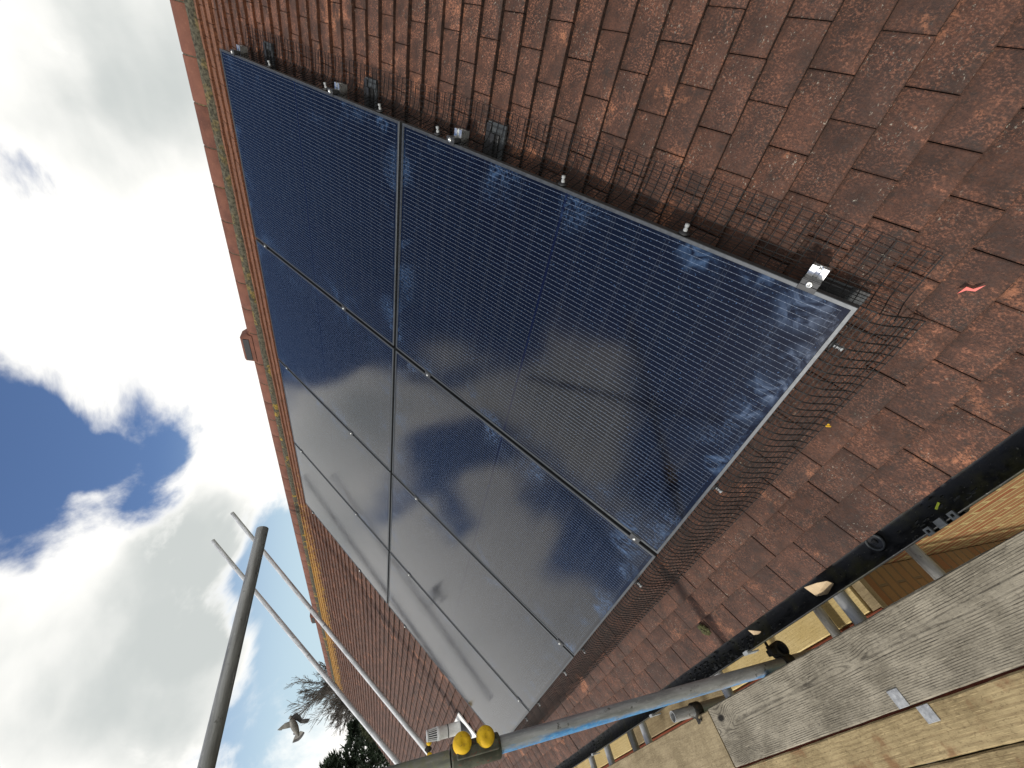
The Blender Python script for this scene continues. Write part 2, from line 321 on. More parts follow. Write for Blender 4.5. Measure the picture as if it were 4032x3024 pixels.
M['wood_yellow'] = wood('stained_yellow_board', (.21, .155, .075), (.41, .315, .165), (.12, .075, .035), 150, .5, (-.1, -.16), (.20, .10, .045), fleck=.7, gs=.45)
M['wood_pale'] = wood('pale_lower_board', (.56, .43, .19), (.66, .53, .27), (.40, .28, .11), 120, .4, (.1, -.2), fleck=.3, gs=.3)
M['red'] = wood('red_stained_timber', (.22, .058, .03), (.30, .085, .045), (.13, .04, .025), 90, .2, (0, -.3))
def brick_mat(name, plane):
    mt, t, b = mat(name); oc = t.n('ShaderNodeTexCoord').outputs['Object']; s = t.sep(oc)
    vec = t.comb(s[1] if plane == 'yz' else s[0], s[2], 0.0)
    wv_ = t.n('ShaderNodeTexNoise', Scale=14.0, Detail=3.0); t.set(wv_.inputs['Vector'], oc)
    va = t.n('ShaderNodeVectorMath', operation='MULTIPLY_ADD'); t.set(va.inputs[0], wv_.outputs[1]); va.inputs[1].default_value = (.008, .008, 0); t.set(va.inputs[2], vec)
    br = t.n('ShaderNodeTexBrick'); t.set(br.inputs['Vector'], va.outputs[0])
    br.inputs['Scale'].default_value = 1; br.inputs['Mortar Size'].default_value = .012 if plane == 'yz' else .008; br.inputs['Mortar Smooth'].default_value = .3
    br.inputs['Brick Width'].default_value = .225; br.inputs['Row Height'].default_value = .075; br.inputs['Bias'].default_value = 0.0 if plane == 'yz' else .45
    br.inputs['Color1'].default_value = (.22, .055, .014, 1); br.inputs['Color2'].default_value = (.27, .155, .06, 1); br.inputs['Mortar'].default_value = ((.40, .31, .13, 1) if plane == 'yz' else (.17, .12, .06, 1))
    n = t.noise(oc, 30, 6, .7); n2 = t.noise(t.mapv(oc, (1, 1, 2)), 6, 4, .6)
    col = t.mix(t.ss(n, .35, .7, 0, .4), br.outputs[0], (.28, .14, .055)); col = t.mix(t.ss(n2, .5, .75, 0, .45), col, (.20, .10, .05))
    t.set(b.inputs['Base Color'], col); b.inputs['Roughness'].default_value = .9
    bump(t, b, t.math('ADD', t.math('MULTIPLY', br.outputs[1], -1.5), n), .8, .005); return mt
M['brick_y'] = brick_mat('brick_long_wall', 'yz'); M['brick_x'] = brick_mat('brick_return_wall', 'xz')
def gutter_mat():
    mt, t, b = mat('black_gutter_plastic'); oc = t.n('ShaderNodeTexCoord').outputs['Object']
    n = t.noise(oc, 35, 6, .7); g = t.noise(oc, 6, 6, .7)
    col = t.mix(t.ss(n, .35, .65), (.004, .0042, .0045), (.012, .0125, .013)); col = t.mix(t.ss(g, .50, .62, 0, .8), col, (.032, .030, .010))
    col = t.mix(t.ss(t.noise(oc, 120, 3, .6), .66, .72, 0, .6), col, (.22, .21, .17))
    t.set(b.inputs['Base Color'], col); t.set(b.inputs['Roughness'], t.ss(n, .3, .7, .38, .7)); bump(t, b, n, .3, .002); return mt
M['gutter'] = gutter_mat()
M['debris'] = plain('wet_moss_debris', (.010, .010, .006), .55, 0, .5, 80)
M['moss'] = plain('moss_clump', (.065, .062, .022), .95, 0, .5, 120)
M['fascia'] = plain('dark_fascia', (.03, .028, .026), .6, 0, .3, 20)
M['scrap'] = plain('tan_card', (.50, .37, .22), .8, 0, .10, 40)
M['redtape'] = plain('red_tape', (.70, .10, .07), .5, 0, .1, 40)
M['limetape'] = plain('lime_fleck', (.62, .70, .05), .5, 0, .1, 40)
M['ylichen'] = plain('yellow_lichen', (.62, .36, .015), .9, 0, .3, 120)
M['bark'] = plain('bare_twig_bark', (.15, .13, .115), .9, 0, .25, 30)
M['needle'] = plain('conifer_needles', (.030, .048, .024), .75, 0, .5, 1.4)
M['needle2'] = plain('conifer_needles_olive', (.045, .052, .018), .75, 0, .5, 1.4)
M['grass'] = plain('garden_grass', (.05, .075, .022), .95, 0, .4, 2)
M['feather_pale'] = plain('pale_feather', (.20, .19, .17), .8, 0, .35, 22)
M['feather_grey'] = plain('grey_feather', (.11, .105, .11), .8, 0, .25, 18)
M['feather_dark'] = plain('dark_feather', (.018, .016, .016), .7, 0, .3, 18)

# ------------------------------------------------------------------ mesh builder
class MB:
    def __init__(s): s.v = []; s.f = []; s.mi = []; s.sm = []; s.rnd = None
    def add(s, vs, fs, mi=0, smooth=False):
        o = len(s.v); s.v += [tuple(p) for p in vs]
        for f in fs: s.f.append([i + o for i in f]); s.mi.append(mi); s.sm.append(smooth)
    def box(s, a, b, mi=0, M4=None):
        x0, y0, z0 = a; x1, y1, z1 = b
        vs = [Vector(p) for p in ((x0,y0,z0),(x1,y0,z0),(x1,y1,z0),(x0,y1,z0),(x0,y0,z1),(x1,y0,z1),(x1,y1,z1),(x0,y1,z1))]
        if M4: vs = [M4 @ p for p in vs]
        s.add(vs, [(0,3,2,1),(4,5,6,7),(0,1,5,4),(1,2,6,5),(2,3,7,6),(3,0,4,7)], mi)
    def bbox(s, a, b, w=.002, mi=0, M4=None):          # box with chamfered edges
        bm = bmesh.new(); bmesh.ops.create_cube(bm, size=1)
        for p in bm.verts: p.co = Vector([(a[i] + b[i]) / 2 + p.co[i] * (b[i] - a[i]) for i in range(3)])
        bmesh.ops.bevel(bm, geom=bm.edges[:], offset=w, segments=2, affect='EDGES', profile=.5)
        s.bm(bm, mi, M4)
    def bm(s, bm, mi=0, M4=None, smooth=False):
        bm.verts.index_update(); vs = [M4 @ p.co if M4 else p.co.copy() for p in bm.verts]
        s.add(vs, [[p.index for p in f.verts] for f in bm.faces], mi, smooth); bm.free()
    def tube(s, a, b, r, n=20, mi=0, r2=None, caps=True, wall=0.0, mi2=None):
        a, b = Vector(a), Vector(b); d = (b - a).normalized(); r2 = r if r2 is None else r2
        x = d.orthogonal().normalized(); y = d.cross(x)
        ring = lambda c, q: [c + (x * math.cos(6.283185 * i / n) + y * math.sin(6.283185 * i / n)) * q for i in range(n)]
        vs = ring(a, r) + ring(b, r2); fs = [(i, (i + 1) % n, n + (i + 1) % n, n + i) for i in range(n)]
        s.add(vs, fs, mi, True)
        if wall:
            q = r - wall; vs = ring(a, q) + ring(b, q); s.add(vs, [f[::-1] for f in fs], mi if mi2 is None else mi2, True)
            for c, ro in ((a, r), (b, r2)):
                vs = ring(c, ro) + ring(c, ro - wall); s.add(vs, fs if c is b else [f[::-1] for f in fs], mi)
        elif caps:
            s.add(ring(a, r), [list(range(n))[::-1]], mi); s.add(ring(b, r2), [list(range(n))], mi)
    def lathe(s, o, d, prof, n=24, mi=0):
        o, d = Vector(o), Vector(d).normalized(); x = d.orthogonal().normalized(); y = d.cross(x); vs = []; fs = []
        for r, h in prof:
            vs += [o + d * h + (x * math.cos(6.283185 * i / n) + y * math.sin(6.283185 * i / n)) * r for i in range(n)]
        for k in range(len(prof) - 1):
            fs += [(k*n+i, k*n+(i+1) % n, (k+1)*n+(i+1) % n, (k+1)*n+i) for i in range(n)]
        s.add(vs, fs, mi, True)
    def path(s, pts, r, n=4, mi=0, smooth=False):
        pts = [Vector(p) for p in pts]; vs = []; fs = []
        for i, p in enumerate(pts):
            d = (pts[min(i + 1, len(pts) - 1)] - pts[max(i - 1, 0)])
            d = d.normalized() if d.length > 1e-9 else Vector((0, 0, 1)); x = d.orthogonal().normalized(); y = d.cross(x)
            q = r[i] if isinstance(r, (list, tuple)) else r
            vs += [p + (x * math.cos(6.283185 * k / n) + y * math.sin(6.283185 * k / n)) * q for k in range(n)]
        for i in range(len(pts) - 1):
            fs += [(i*n+k, i*n+(k+1) % n, (i+1)*n+(k+1) % n, (i+1)*n+k) for k in range(n)]
        s.add(vs, fs, mi, smooth)
    def prism(s, poly, h0, h1, mi=0, M4=None):          # polygon in xy extruded in z
        n = len(poly); vs = [Vector((x, y, h0)) for x, y in poly] + [Vector((x, y, h1)) for x, y in poly]
        if M4: vs = [M4 @ p for p in vs]
        s.add(vs, [list(range(n))[::-1], list(range(n, 2 * n))] + [(i, (i + 1) % n, n + (i + 1) % n, n + i) for i in range(n)], mi)
    def mesh(s, name, mats):
        me = bpy.data.meshes.new(name); me.from_pydata([tuple(p) for p in s.v], [], s.f)
        for mm in (mats if isinstance(mats, (list, tuple)) else [mats]): me.materials.append(mm)
        me.polygons.foreach_set('material_index', s.mi); me.polygons.foreach_set('use_smooth', s.sm)
        if s.rnd: 
            a = me.attributes.new('rnd', 'FLOAT', 'POINT'); a.data.foreach_set('value', s.rnd)
        me.update(); return me

WMX = {}                                                # world matrices of what has been linked
def link(o, world, parent=None):
    C.objects.link(o); WMX[o.name] = world.copy()
    if parent: o.parent = parent; o.matrix_basis = WMX[parent.name].inverted() @ world
    else: o.matrix_basis = world
    return o
def tag(o, label=None, cat=None, group=None, kind=None):
    for k, v in (('label', label), ('category', cat), ('group', group), ('kind', kind)):
        if v: o[k] = v
    return o
def empty(name, world, label, cat, group=None):
    o = bpy.data.objects.new(name, None); o.empty_display_size = .05; link(o, world); return tag(o, label, cat, group)
def part(name, mb, mats, parent=None, world=None):      # mesh given in the frame 'world' (default: the parent's frame)
    me = mb.mesh(name, mats) if isinstance(mb, MB) else mb
    o = bpy.data.objects.new(name, me)
    return link(o, world if world is not None else (WMX[parent.name] if parent else Matrix.Identity(4)), parent)
def copy_thing(src, world, label, group=None):
    def rec(o, par, w):
        c = o.copy(); C.objects.link(c); WMX[c.name] = w.copy()
        if par: c.parent = par; c.matrix_basis = o.matrix_basis.copy()
        else: c.matrix_basis = w
        for ch in list(o.children): rec(ch, c, w @ ch.matrix_basis)
        return c
    c = rec(src, None, world); c['label'] = label
    if group: c['group'] = group
    return c
rng = random.Random(7)

# ------------------------------------------------------------------ ground
g = MB(); g.add([(-300, -300, 0), (300, -300, 0), (300, 300, 0), (-300, 300, 0)], [(0, 1, 2, 3)])
tag(part('ground', g, M['grass'], world=Matrix.Identity(4)), kind='structure')

# ------------------------------------------------------------------ house
U0, U1 = -2.2, 13.75                                    # gable to gable
house = empty('house', WM(2.5, 5.8, -EYE), 'brick house with a brown clay tiled roof that carries the solar panels', 'house')
NT_ = -.12                                              # outer face of the tiles, below the panel glass
def tiles(u0, u1, v0, nrow):
    mb = MB(); rn = []; TW, TG = .1625, .0985; r = random.Random(3)
    for k in range(nrow):
        va = v0 + k * TG - (.019 if k == 0 else 0); st = u0 + ((.0 if k % 2 == 0 else -.081)); i = 0; u = st
        rowj = r.uniform(-.0012, .0012)
        while u < u1:
            a, b = max(u + .0007, u0), min(u + TW - .0007 - r.uniform(0, .0012), u1)
            if b - a > .02:
                rv = r.random(); dn = r.uniform(-.0014, .0016); tl = r.uniform(-.0022, .0022); tv = r.uniform(-.0006, .0006); ro = r.uniform(-.0005, .0005)
                ln = .168 + (.019 if k == 0 else 0); cam_ = r.uniform(.0006, .0026)
                vs = []
                for (fv, dnn) in ((0, -.0032), (.0030, -.0003), (.05, .0), (ln, .0)):
                    for j, fu in enumerate((0, .03, .5, .97, 1)):
                        uu = a + (b - a) * fu; nn = NT_ + dn + rowj + dnn - .188 * fv + tl * (fu - .5) + cam_ * (1 - (2 * fu - 1) ** 2) * .5
                        if fu in (0, 1): nn -= .0016
                        vs.append((va + fv + tv + ro * (fu - .5) * 2 + (r.uniform(-.0007, .0007) if fv < .01 else 0), uu, nn))
                nb = len(vs)
                for j in range(5): p = vs[j]; vs.append((p[0], p[1], NT_ + dn - .0198))
                for j in (0, 4): p = vs[15 + j]; vs.append((p[0], p[1], p[2] - .012))
                o = len(mb.v)
                fs = [(q*5+j, (q+1)*5+j, (q+1)*5+j+1, q*5+j+1) for q in range(3) for j in range(4)]
                mb.add(vs, [f[::-1] for f in fs[:4]], 0, True); mb.add([], [], 0)
                for f in fs[4:]: mb.f.append([x + o for x in f[::-1]]); mb.mi.append(0); mb.sm.append(True)
                for j in range(4): mb.f.append([o + nb + j, o + nb + j + 1, o + j + 1, o + j]); mb.mi.append(1); mb.sm.append(False)
                mb.f.append([o + nb, o, o + 5, o + 10, o + 15, o + nb + 5][::1]); mb.mi.append(1); mb.sm.append(False)
                mb.f.append([o + nb + 4, o + nb + 6, o + 19, o + 14, o + 9, o + 4]); mb.mi.append(1); mb.sm.append(False)
                rn += [rv] * len(vs)
            u += TW
    mb.rnd = rn; return mb
# phase: a joint lies at u=-.331 in the course whose tail is at v=.188
V_E = .188 - 6 * .0985                                  # tail of the eaves course  (-.403)
part('roof_tiling', tiles(-.331 - .1625 * 12, U1, V_E, 46), [M['tile'], M['tile_edge']], house, RM())
ul = MB(); ul.box((V_E + .04, U0, -.30), (4.22, U1 - .02, -.168)); part('roof_deck', ul, M['underlay'], house, RM())
# far slope, seen only from elsewhere
AP = rf(0, 4.235, NT_ - .02)
RROT2 = Matrix(((-cp, 0, sp), (0, -1, 0), (sp, 0, cp))).to_4x4()
def far_slope():
    mb = MB(); rn = []; r = random.Random(5)
    for k in range(46):
        a = 4.65 - k * .1; mb.box((-a, -U1, -.02 ), (-a + .11, -U0, -.007), 0, Matrix.Rotation(.0, 4, 'Y')); rn += [r.random()] * 8
    mb.rnd = rn; return mb
part('rear_slope', far_slope(), [M['tile'], M['tile_edge']], house, Matrix.Translation((AP.x, RO.y, AP.z)) @ RROT2)
# ridge tiles
RC = rf(0, 4.235, NT_ - .055); RR = .128
def ridge_mesh(ln):
    mb = MB(); vs = []; n = 16; prof = []
    for i in range(n + 1):
        a = math.pi * (-.06 + 1.12 * i / n); prof.append((math.cos(a), math.sin(a)))
    rows = [(0.004, .004), (.010, 0), (ln - .010, 0), (ln - .004, .004)]
    for y, d in rows: vs += [((RR - d) * c, y, (RR - d) * s_ * 1.02) for c, s_ in prof]
    for y in (ln - .004, .004): vs += [((RR - .018) * c, y, (RR - .018) * s_) for c, s_ in prof]
    m_ = n + 1; fs = []
    for q in range(5):
        fs += [(q*m_+i, (q+1)*m_+i, (q+1)*m_+i+1, q*m_+i+1) for i in range(n)]
    fs += [(5*m_+i, i, i+1, 5*m_+i+1) for i in range(n)]
    mb.add(vs, [f[::-1] for f in fs], 0, True); return mb.mesh('ridge_tile', M['ridge'])
RLEN = .2885; rme = ridge_mesh(RLEN)
def vent_mesh(ln):
    mb = MB(); base = ridge_mesh(ln); mb.add([v.co for v in base.vertices], [list(p.vertices) for p in base.polygons], 0, True)
    # raised hood along the crown with a long slot facing down the slope
    h0, h1 = .095, .200
    a, b = .03, ln - .035
    vs = []
    for y, ins in ((a, .0), (a + .05, 1), (b - .012, 1), (b, .0)):
        t_ = h1 if ins else h0 + (h1 - h0) * .35
        vs += [(-.112, y, h0 - .02), (-.098, y, t_ - .022), (-.06, y, t_), (.06, y, t_), (.098, y, t_ - .022), (.112, y, h0 - .02)]
    fs = [(q*6+i, q*6+i+1, (q+1)*6+i+1, (q+1)*6+i) for q in range(3) for i in range(5)] + [(0, 5, 4, 3, 2, 1), (18, 19, 20, 21, 22, 23)]
    mb.add(vs, fs, 0); return mb.mesh('ridge_vent_tile', M['ridge'])
u = -.158 - 7 * RLEN; j = 0; seg = []
while u < U1 - .05:
    isv = abs(u - 2.44) < .15 or abs(u - 9.6) < .15
    ln = .40 if isv else RLEN
    seg.append((u, ln, isv)); u += ln
RT = []
for (uu, ln, isv) in seg:
    w = Matrix.Translation((RC.x, RO.y + uu, RC.z)) @ Matrix.Rotation(rng.uniform(-.006, .006), 4, 'Z') @ Matrix.Rotation(rng.uniform(-.02, .02), 4, 'Y')
    if isv:
        o = part('ridge_vent_tile', vent_mesh(ln), None, house, w); tag(o, 'raised ridge tile with a dark vent slot'); RT.append(o)
        sl_ = MB(); sl_.box((-.1115, .075, .112), (-.096, ln - .06, .166)); part('vent_slot', sl_, M['blackplastic'], o, w)
    else: RT.append(part('ridge_tile', rme, None, house, w))
# mortar bedding: a lumpy roll under the ridge edge, and fillets in the joints
mo = MB(); pts = []; N_ = 700
ring = []
for i in range(N_ + 1):
    uu = U0 + (U1 - U0) * i / N_; nz = mnoise.noise(Vector((uu * 16, 1.3, 0))); n2 = mnoise.noise(Vector((uu * 47, 4.3, 2)))
    vlo = 4.082 + .006 * nz + .004 * n2; ring.append([(vlo, uu, NT_ - .012), (vlo + .012, uu, NT_ + .018 + .006 * n2), (4.135, uu, NT_ + .030 + .004 * nz), (4.19, uu, NT_ + .0)])
vs = [p for r_ in ring for p in r_]; mo.add(vs, [(i*4+j, i*4+j+1, i*4+5+j, i*4+4+j) for i in range(N_) for j in range(3)], 0, True)
part('ridge_mortar', mo, M['mortar'], house, RM())
for (uu, ln, isv), rt in zip(seg[1:], RT[1:]):
    mo = MB()
    prof = [((RR - .0045 + .003 * mnoise.noise(Vector((uu * 9, k, 0)))) * math.cos(math.pi * (-.05 + 1.1 * k / 14)), (RR - .0045) * math.sin(math.pi * (-.05 + 1.1 * k / 14))) for k in range(15)]
    vs = [(x, uu + s_ * .0085, z) for s_ in (-1, 1) for x, z in prof]
    mo.add(vs, [(i, i + 1, 16 + i, 15 + i) for i in range(14)], 0, True)
    part('joint_mortar', mo, M['mortar'], rt, Matrix.Translation((RC.x, RO.y, RC.z)))
# verge undercloak, fascia, walls
vg = MB(); vg.box((V_E, U1 - .012, -.19), (4.2, U1 + .006, -.128)); part('verge_mortar', vg, M['mortar'], house, RM())
EX = .345                                               # x of the eaves tile tails
fa = MB(); fa.box((EX + .055, U0 + RO.y, EYE - 1.62), (EX + .077, U1 + RO.y - .02, EYE - 1.435)); part('fascia', fa, M['fascia'], house, Matrix.Identity(4))
sf = MB(); sf.box((EX + .079, U0 + RO.y, EYE - 1.615), (.56, U1 + RO.y - .02, EYE - 1.600)); part('soffit', sf, M['fascia'], house, Matrix.Identity(4))
wl = MB(); wl.box((.55, U0 + RO.y + .05, 0), (7.7, U1 + RO.y - .08, EYE - 1.55)); 
for yy in (U0 + RO.y + .05, U1 + RO.y - .3):
    ga = MB()
    ga.add([(.56, yy, EYE - 1.55), (7.69, yy, EYE - 1.55), (AP.x, yy, AP.z - .25), (.56, yy + .22, EYE - 1.55), (7.69, yy + .22, EYE - 1.55), (AP.x, yy + .22, AP.z - .25)],
           [(0, 1, 2), (5, 4, 3), (0, 3, 4, 1), (1, 4, 5, 2), (2, 5, 3, 0)])
    part('gable_wall', ga, M['brick_x'], house, Matrix.Identity(4))
part('long_wall', wl, M['brick_y'], house, Matrix.Identity(4))
pw = MB(); pw.box((.20, 1.84, 0), (.545, 9.5, EYE - 2.30)); part('porch_wall', pw, M['brick_x'], house, Matrix.Identity(4))
# gutter
GX, GZ, GR = .338, -1.428, .060
gu = MB(); gy0, gy1 = U0 + RO.y, U1 + RO.y; na = 14; vs = []
prof = [(math.cos(math.pi + math.pi * i / na), math.sin(math.pi + math.pi * i / na)) for i in range(na + 1)]
NS = 60
for k in range(NS + 1):
    y = gy0 + (gy1 - gy0) * k / NS
    vs += [(GX + c * GR, y, GZ + s_ * GR + (.012 if i == 0 else 0)) for i, (c, s_) in enumerate(prof)]
    vs += [(GX + c * (GR - .003), y, GZ + s_ * (GR - .003) + (.012 if i == 0 else 0)) for i, (c, s_) in enumerate(prof)]
m_ = na + 1; fs = []
for k in range(NS):
    o = k * 2 * m_; q = o + 2 * m_
    fs += [(o+i, q+i, q+i+1, o+i+1) for i in range(na)] + [(o+m_+i, o+m_+i+1, q+m_+i+1, q+m_+i) for i in range(na)]
    fs += [(o, o+m_, q+m_, q), (o+na, q+na, q+m_+na, o+m_+na)]
gu.add(vs, fs, 0, True); gut = part('gutter', gu, M['gutter'], house, WM())
for y in (1.652, 2.596, 3.6, 4.6, 5.6):
    b_ = MB(); b_.box((GX - GR - .006, y - .014, GZ + .002), (GX - GR + .006, y + .014, GZ + .019)); b_.box((GX - GR - .005, y - .014, GZ - .04), (GX - GR - .0005, y + .014, GZ + .002)); part('gutter_clip', b_, M['greyplastic'], gut, WM())
un = MB(); vs = []
for y in (.655, .770):
    vs += [(GX + math.cos(a) * (GR + q), y, GZ + math.sin(a) * (GR + q)) for q in (.0005, .005) for a in [math.pi + math.pi * i / 16 for i in range(17)]]
un.add(vs, [(q*34+i, q*34+i+1, q*34+18+i, q*34+17+i) for q in (0, 1) for i in range(16)] + [(17+i, 18+i, 52+i, 51+i) for i in range(16)], 0, True)
part('gutter_union', un, M['blackplastic'], gut, WM())
for y in (.675, .712, .750):
    b_ = MB(); x = GX - GR
    if y == .712: b_.bbox((x - .008, y - .011, GZ + .012), (x + .013, y + .011, GZ + .020), .001)
    else:
        b_.box((x - .008, y - .009, GZ + .012), (x - .003, y + .009, GZ + .018)); b_.box((x + .006, y - .009, GZ + .012), (x + .011, y + .009, GZ + .018))
        b_.box((x - .003, y - .009, GZ + .012), (x + .006, y - .004, GZ + .018)); b_.box((x - .003, y + .004, GZ + .012), (x + .006, y + .009, GZ + .018))
    part('union_clip', b_, M['slateflash'], gut, WM())
db = MB(); r = random.Random(11)
for i in range(1500):
    y = r.uniform(-.3, 7.5) ** 1.0; cl = mnoise.noise(Vector((y * 3.1, .5, 0)))
    if r.random() > .35 + cl * 1.3: continue
    a = math.pi * r.triangular(1.12, 1.70, 1.34); rr = GR - .003; sz = r.uniform(.002, .006) * (1 + 1.6 * max(0, cl))
    c = Vector((GX + math.cos(a) * rr, y, GZ + math.sin(a) * rr)); bm = bmesh.new(); bmesh.ops.create_icosphere(bm, subdivisions=1, radius=sz)
    for v in bm.verts: v.co = Vector((v.co.x * .7, v.co.y * r.uniform(.7, 1.8), v.co.z * .5)) * (1 + .7 * mnoise.noise(v.co * 300 + c * 40))
    db.bm(bm, 0, Matrix.Translation(c))
tag(part('gutter_moss', db, M['debris'], world=WM()), 'black wet moss and grit lying along the gutter', 'moss', kind='stuff')

# ------------------------------------------------------------------ solar panels
def panel():
    e = empty('solar_panel', RM(), 'x', 'solar panel', 'solar panels on the roof')
    fr = MB(); w = .011; d = .032
    prof = [(0, -d), (0, -.0015), (.0015, 0), (w - .001, 0), (w, -.0022), (w, -d)]           # mitred frame
    def corner(q, i): 
        a, z = q; return [(a, a, z), (PL - a, a, z), (PL - a, PW - a, z), (a, PW - a, z)][i]
    vs = [corner(q, i) for q in prof for i in range(4)]
    fs = [(k*4+i, k*4+(i+1) % 4, (k+1)*4+(i+1) % 4, (k+1)*4+i) for k in range(len(prof) - 1) for i in range(4)]
    fr.add(vs, fs, 0); part('panel_frame', fr, M['frame'], e)
    ce = MB(); ce.add([(w, w, -.0022), (PL - w, w, -.0022), (PL - w, PW - w, -.0022), (w, PW - w, -.0022)], [(0, 1, 2, 3)])
    ce.add([(w, w, -.007), (PL - w, w, -.007), (PL - w, PW - w, -.007), (w, PW - w, -.007)], [(3, 2, 1, 0)])
    part('cell_glass', ce, M['cell'], e)
    return e
PLAB = [['nearest lower solar panel, dust smeared, beside the near roof corner', 'upper solar panel nearest the camera, its top corner beside the ridge'],
        ['second lower solar panel from the camera, next to the smeared near one', 'second upper solar panel from the camera, dark blue above the cloud reflection'],
        ['third lower solar panel from the camera, with soft cloud reflection', 'third upper solar panel from the camera, pale with reflected cloud'],
        ['farthest lower solar panel, silvery, behind the yellow scaffold caps', 'farthest upper solar panel, silvery, at the far top corner of the array']]
pn = None
for i in range(4):
    for j in range(2):
        w = RM(i * (PW + PG), j * (PL + PG))
        if pn is None: pn = panel(); pn.matrix_world = w; pn['label'] = PLAB[0][0]
        else: copy_thing(pn, w, PLAB[i][j])
AW = 4 * PW + 3 * PG; AH = 2 * PL + PG
RV = [.116, 1.425, 2.26, 3.28]; RNAME = ['lowest', 'second lowest', 'second highest', 'highest']
for v, nm in zip(RV, RNAME):                             # rails
    rl = MB(); u0, u1 = -.046, AW + .05
    for a, b in ((-.020, -.006), (.006, .020)): rl.box((a, u0, -.0410), (b, u1, -.0335))
    for a, b in ((-.020, -.017), (.017, .020)): rl.box((a, u0, -.075), (b, u1, -.0410))
    rl.box((-.017, u0 + .001, -.0705), (.017, u1, -.0680)); rl.box((-.017, u0 + .0006, -.0560), (.017, u1, -.0535)); rl.box((-.006, u0 + .0009, -.0535), (-.0035, u1, -.0410)); rl.box((.0035, u0 + .0009, -.0535), (.006, u1, -.0410))
    rl.box((-.0034, u0 + .006, -.0400), (.0034, u1, -.0395), 0)
    o = part('mounting_rail', rl, M['alu'], world=RM(0, v)); tag(o, f'aluminium mounting rail under the panels, {nm} of the four', 'rail', 'rails carrying the panels')
def end_clamp(far=False):
    e = empty('end_clamp', RM(), 'x', 'clamp', 'end clamps on the panel edge'); s_ = -1
    b_ = MB(); b_.bbox((-.021, -.020, -.033), (.021, -.0035, .0022), .0012); b_.bbox((-.021, -.0035, .0004), (.021, .009, .0034), .0008)
    b_.box((-.021, -.0165, .0022), (.021, -.0135, .0040)); part('clamp_body', b_, M['clampblack'], e)
    h = MB(); h.lathe((0, -.008, .0022), (0, 0, 1), [(.0078, 0), (.0078, .004), (.0066, .0058), (.0030, .0058), (.0026, .003), (0, .003)], 20); part('bolt_head', h, M['steel'], e)
    return e
ec = None
for v, nm in zip(RV, RNAME):
    for far in (False, True):
        lab = f'black end clamp with steel bolt on the {"far" if far else "near"} panel edge at the {nm} rail'
        w = RM(AW if far else 0, v) @ (Matrix.Rotation(math.pi, 4, 'Z') if far else Matrix.Identity(4))
        if ec is None: ec = end_clamp(); ec.matrix_world = w; ec['label'] = lab
        else: copy_thing(ec, w, lab)
mc = None; MV = [.104, 1.43, 2.256, 3.298]; CN = ['first and second', 'second and third', 'third and fourth']
for i in range(3):
    for v, nm in zip(MV, RNAME):
        w = RM(PW * (i + 1) + PG * (i + .5), v); lab = f'mid clamp at the {nm} rail between {CN[i]} panel columns'
        if mc is None:
            mc = empty('mid_clamp', w, lab, 'clamp', 'mid clamps between the panels'); b_ = MB()
            b_.bbox((-.022, -.0175, .0006), (.022, .0175, .0034), .0008); b_.box((-.022, -.0085, -.02), (.022, -.006, .0006)); b_.box((-.022, .006, -.02), (.022, .0085, .0006)); part('clamp_body', b_, M['clampblack'], mc)
            h = MB(); h.lathe((0, 0, .0034), (0, 0, 1), [(.0066, 0), (.0066, .004), (.0052, .0055), (.0028, .0055), (.0024, .003), (0, .003)], 18); part('bolt_head', h, M['steel'], mc)
        else: copy_thing(mc, w, lab)
# roof hooks: dark flashing plates that come out from under the near edge
hk = None
for v, lab in ((3.09, 'grey roof hook flashing by the near panel edge, closest to the ridge'), (2.112, 'grey roof hook flashing behind the mesh, below the top one'), (1.308, 'grey roof hook flashing behind the mesh at the panel row seam')):
    w = RM(0, v, NT_)
    if hk is None:
        hk = empty('roof_hook', w, lab, 'roof hook', 'roof hooks beside the panels'); b_ = MB()
        b_.bbox((-.050, -.096, -.003), (.045, .10, .004), .001); b_.box((-.050, -.096, .004), (-.044, .10, .007)); part('flashing_plate', b_, M['slateflash'], hk)
        b_ = MB(); b_.bbox((-.026, -.060, .004), (.022, .10, .014), .003); b_.box((-.012, -.060, .014), (.004, .10, .024)); b_.bbox((.022, -.090, .0045), (.045, .10, .012), .002); part('hook_arm', b_, M['blackplastic'], hk)
    else: copy_thing(hk, w, lab)
e = empty('roof_hook', RM(0, .035, NT_), 'black roof hook bracket lying under the near lower panel corner', 'roof hook', 'roof hooks beside the panels')
b_ = MB(); b_.bbox((-.045, -.016, .0), (.085, .07, .010), .002); part('flashing_plate', b_, M['slateflash'], e)
b_ = MB(); b_.bbox((-.005, -.012, .010), (.085, .03, .040), .003); b_.box((-.045, -.016, .010), (-.005, -.010, .018)); part('hook_arm', b_, M['blackplastic'], e)

# bird proofing mesh
def skirt(L, prof, place, step, wob, rows, r=.0014, r2=None):
    mb = MB()
    def P(t, k):                                        # t along, k in 0..1 down the profile
        x = k * (len(prof) - 1); i = min(int(x), len(prof) - 2); f = x - i
        a = prof[i][0] + (prof[i + 1][0] - prof[i][0]) * f; n = prof[i][1] + (prof[i + 1][1] - prof[i][1]) * f
        wz = mnoise.noise(Vector((t * 2.1, wob, 0))) + .5 * mnoise.noise(Vector((t * 6.3, wob + 3, 0)))
        a *= 1 + .03 * wz * k; n += .006 * wz * math.sin(k * 3.1416)
        return place(t + .0015 * mnoise.noise(Vector((t * 9, k * 3, wob))), a, max(n, NT_ + .004))
    n = int(L / step)
    for i in range(n + 1): mb.path([P(i * step, k / 10) for k in range(11)], r * 1.1, 4)
    for k in rows: mb.path([P(i * step / 2, k) for i in range(2 * n + 1)], r2 or r * .8, 4)
    return mb
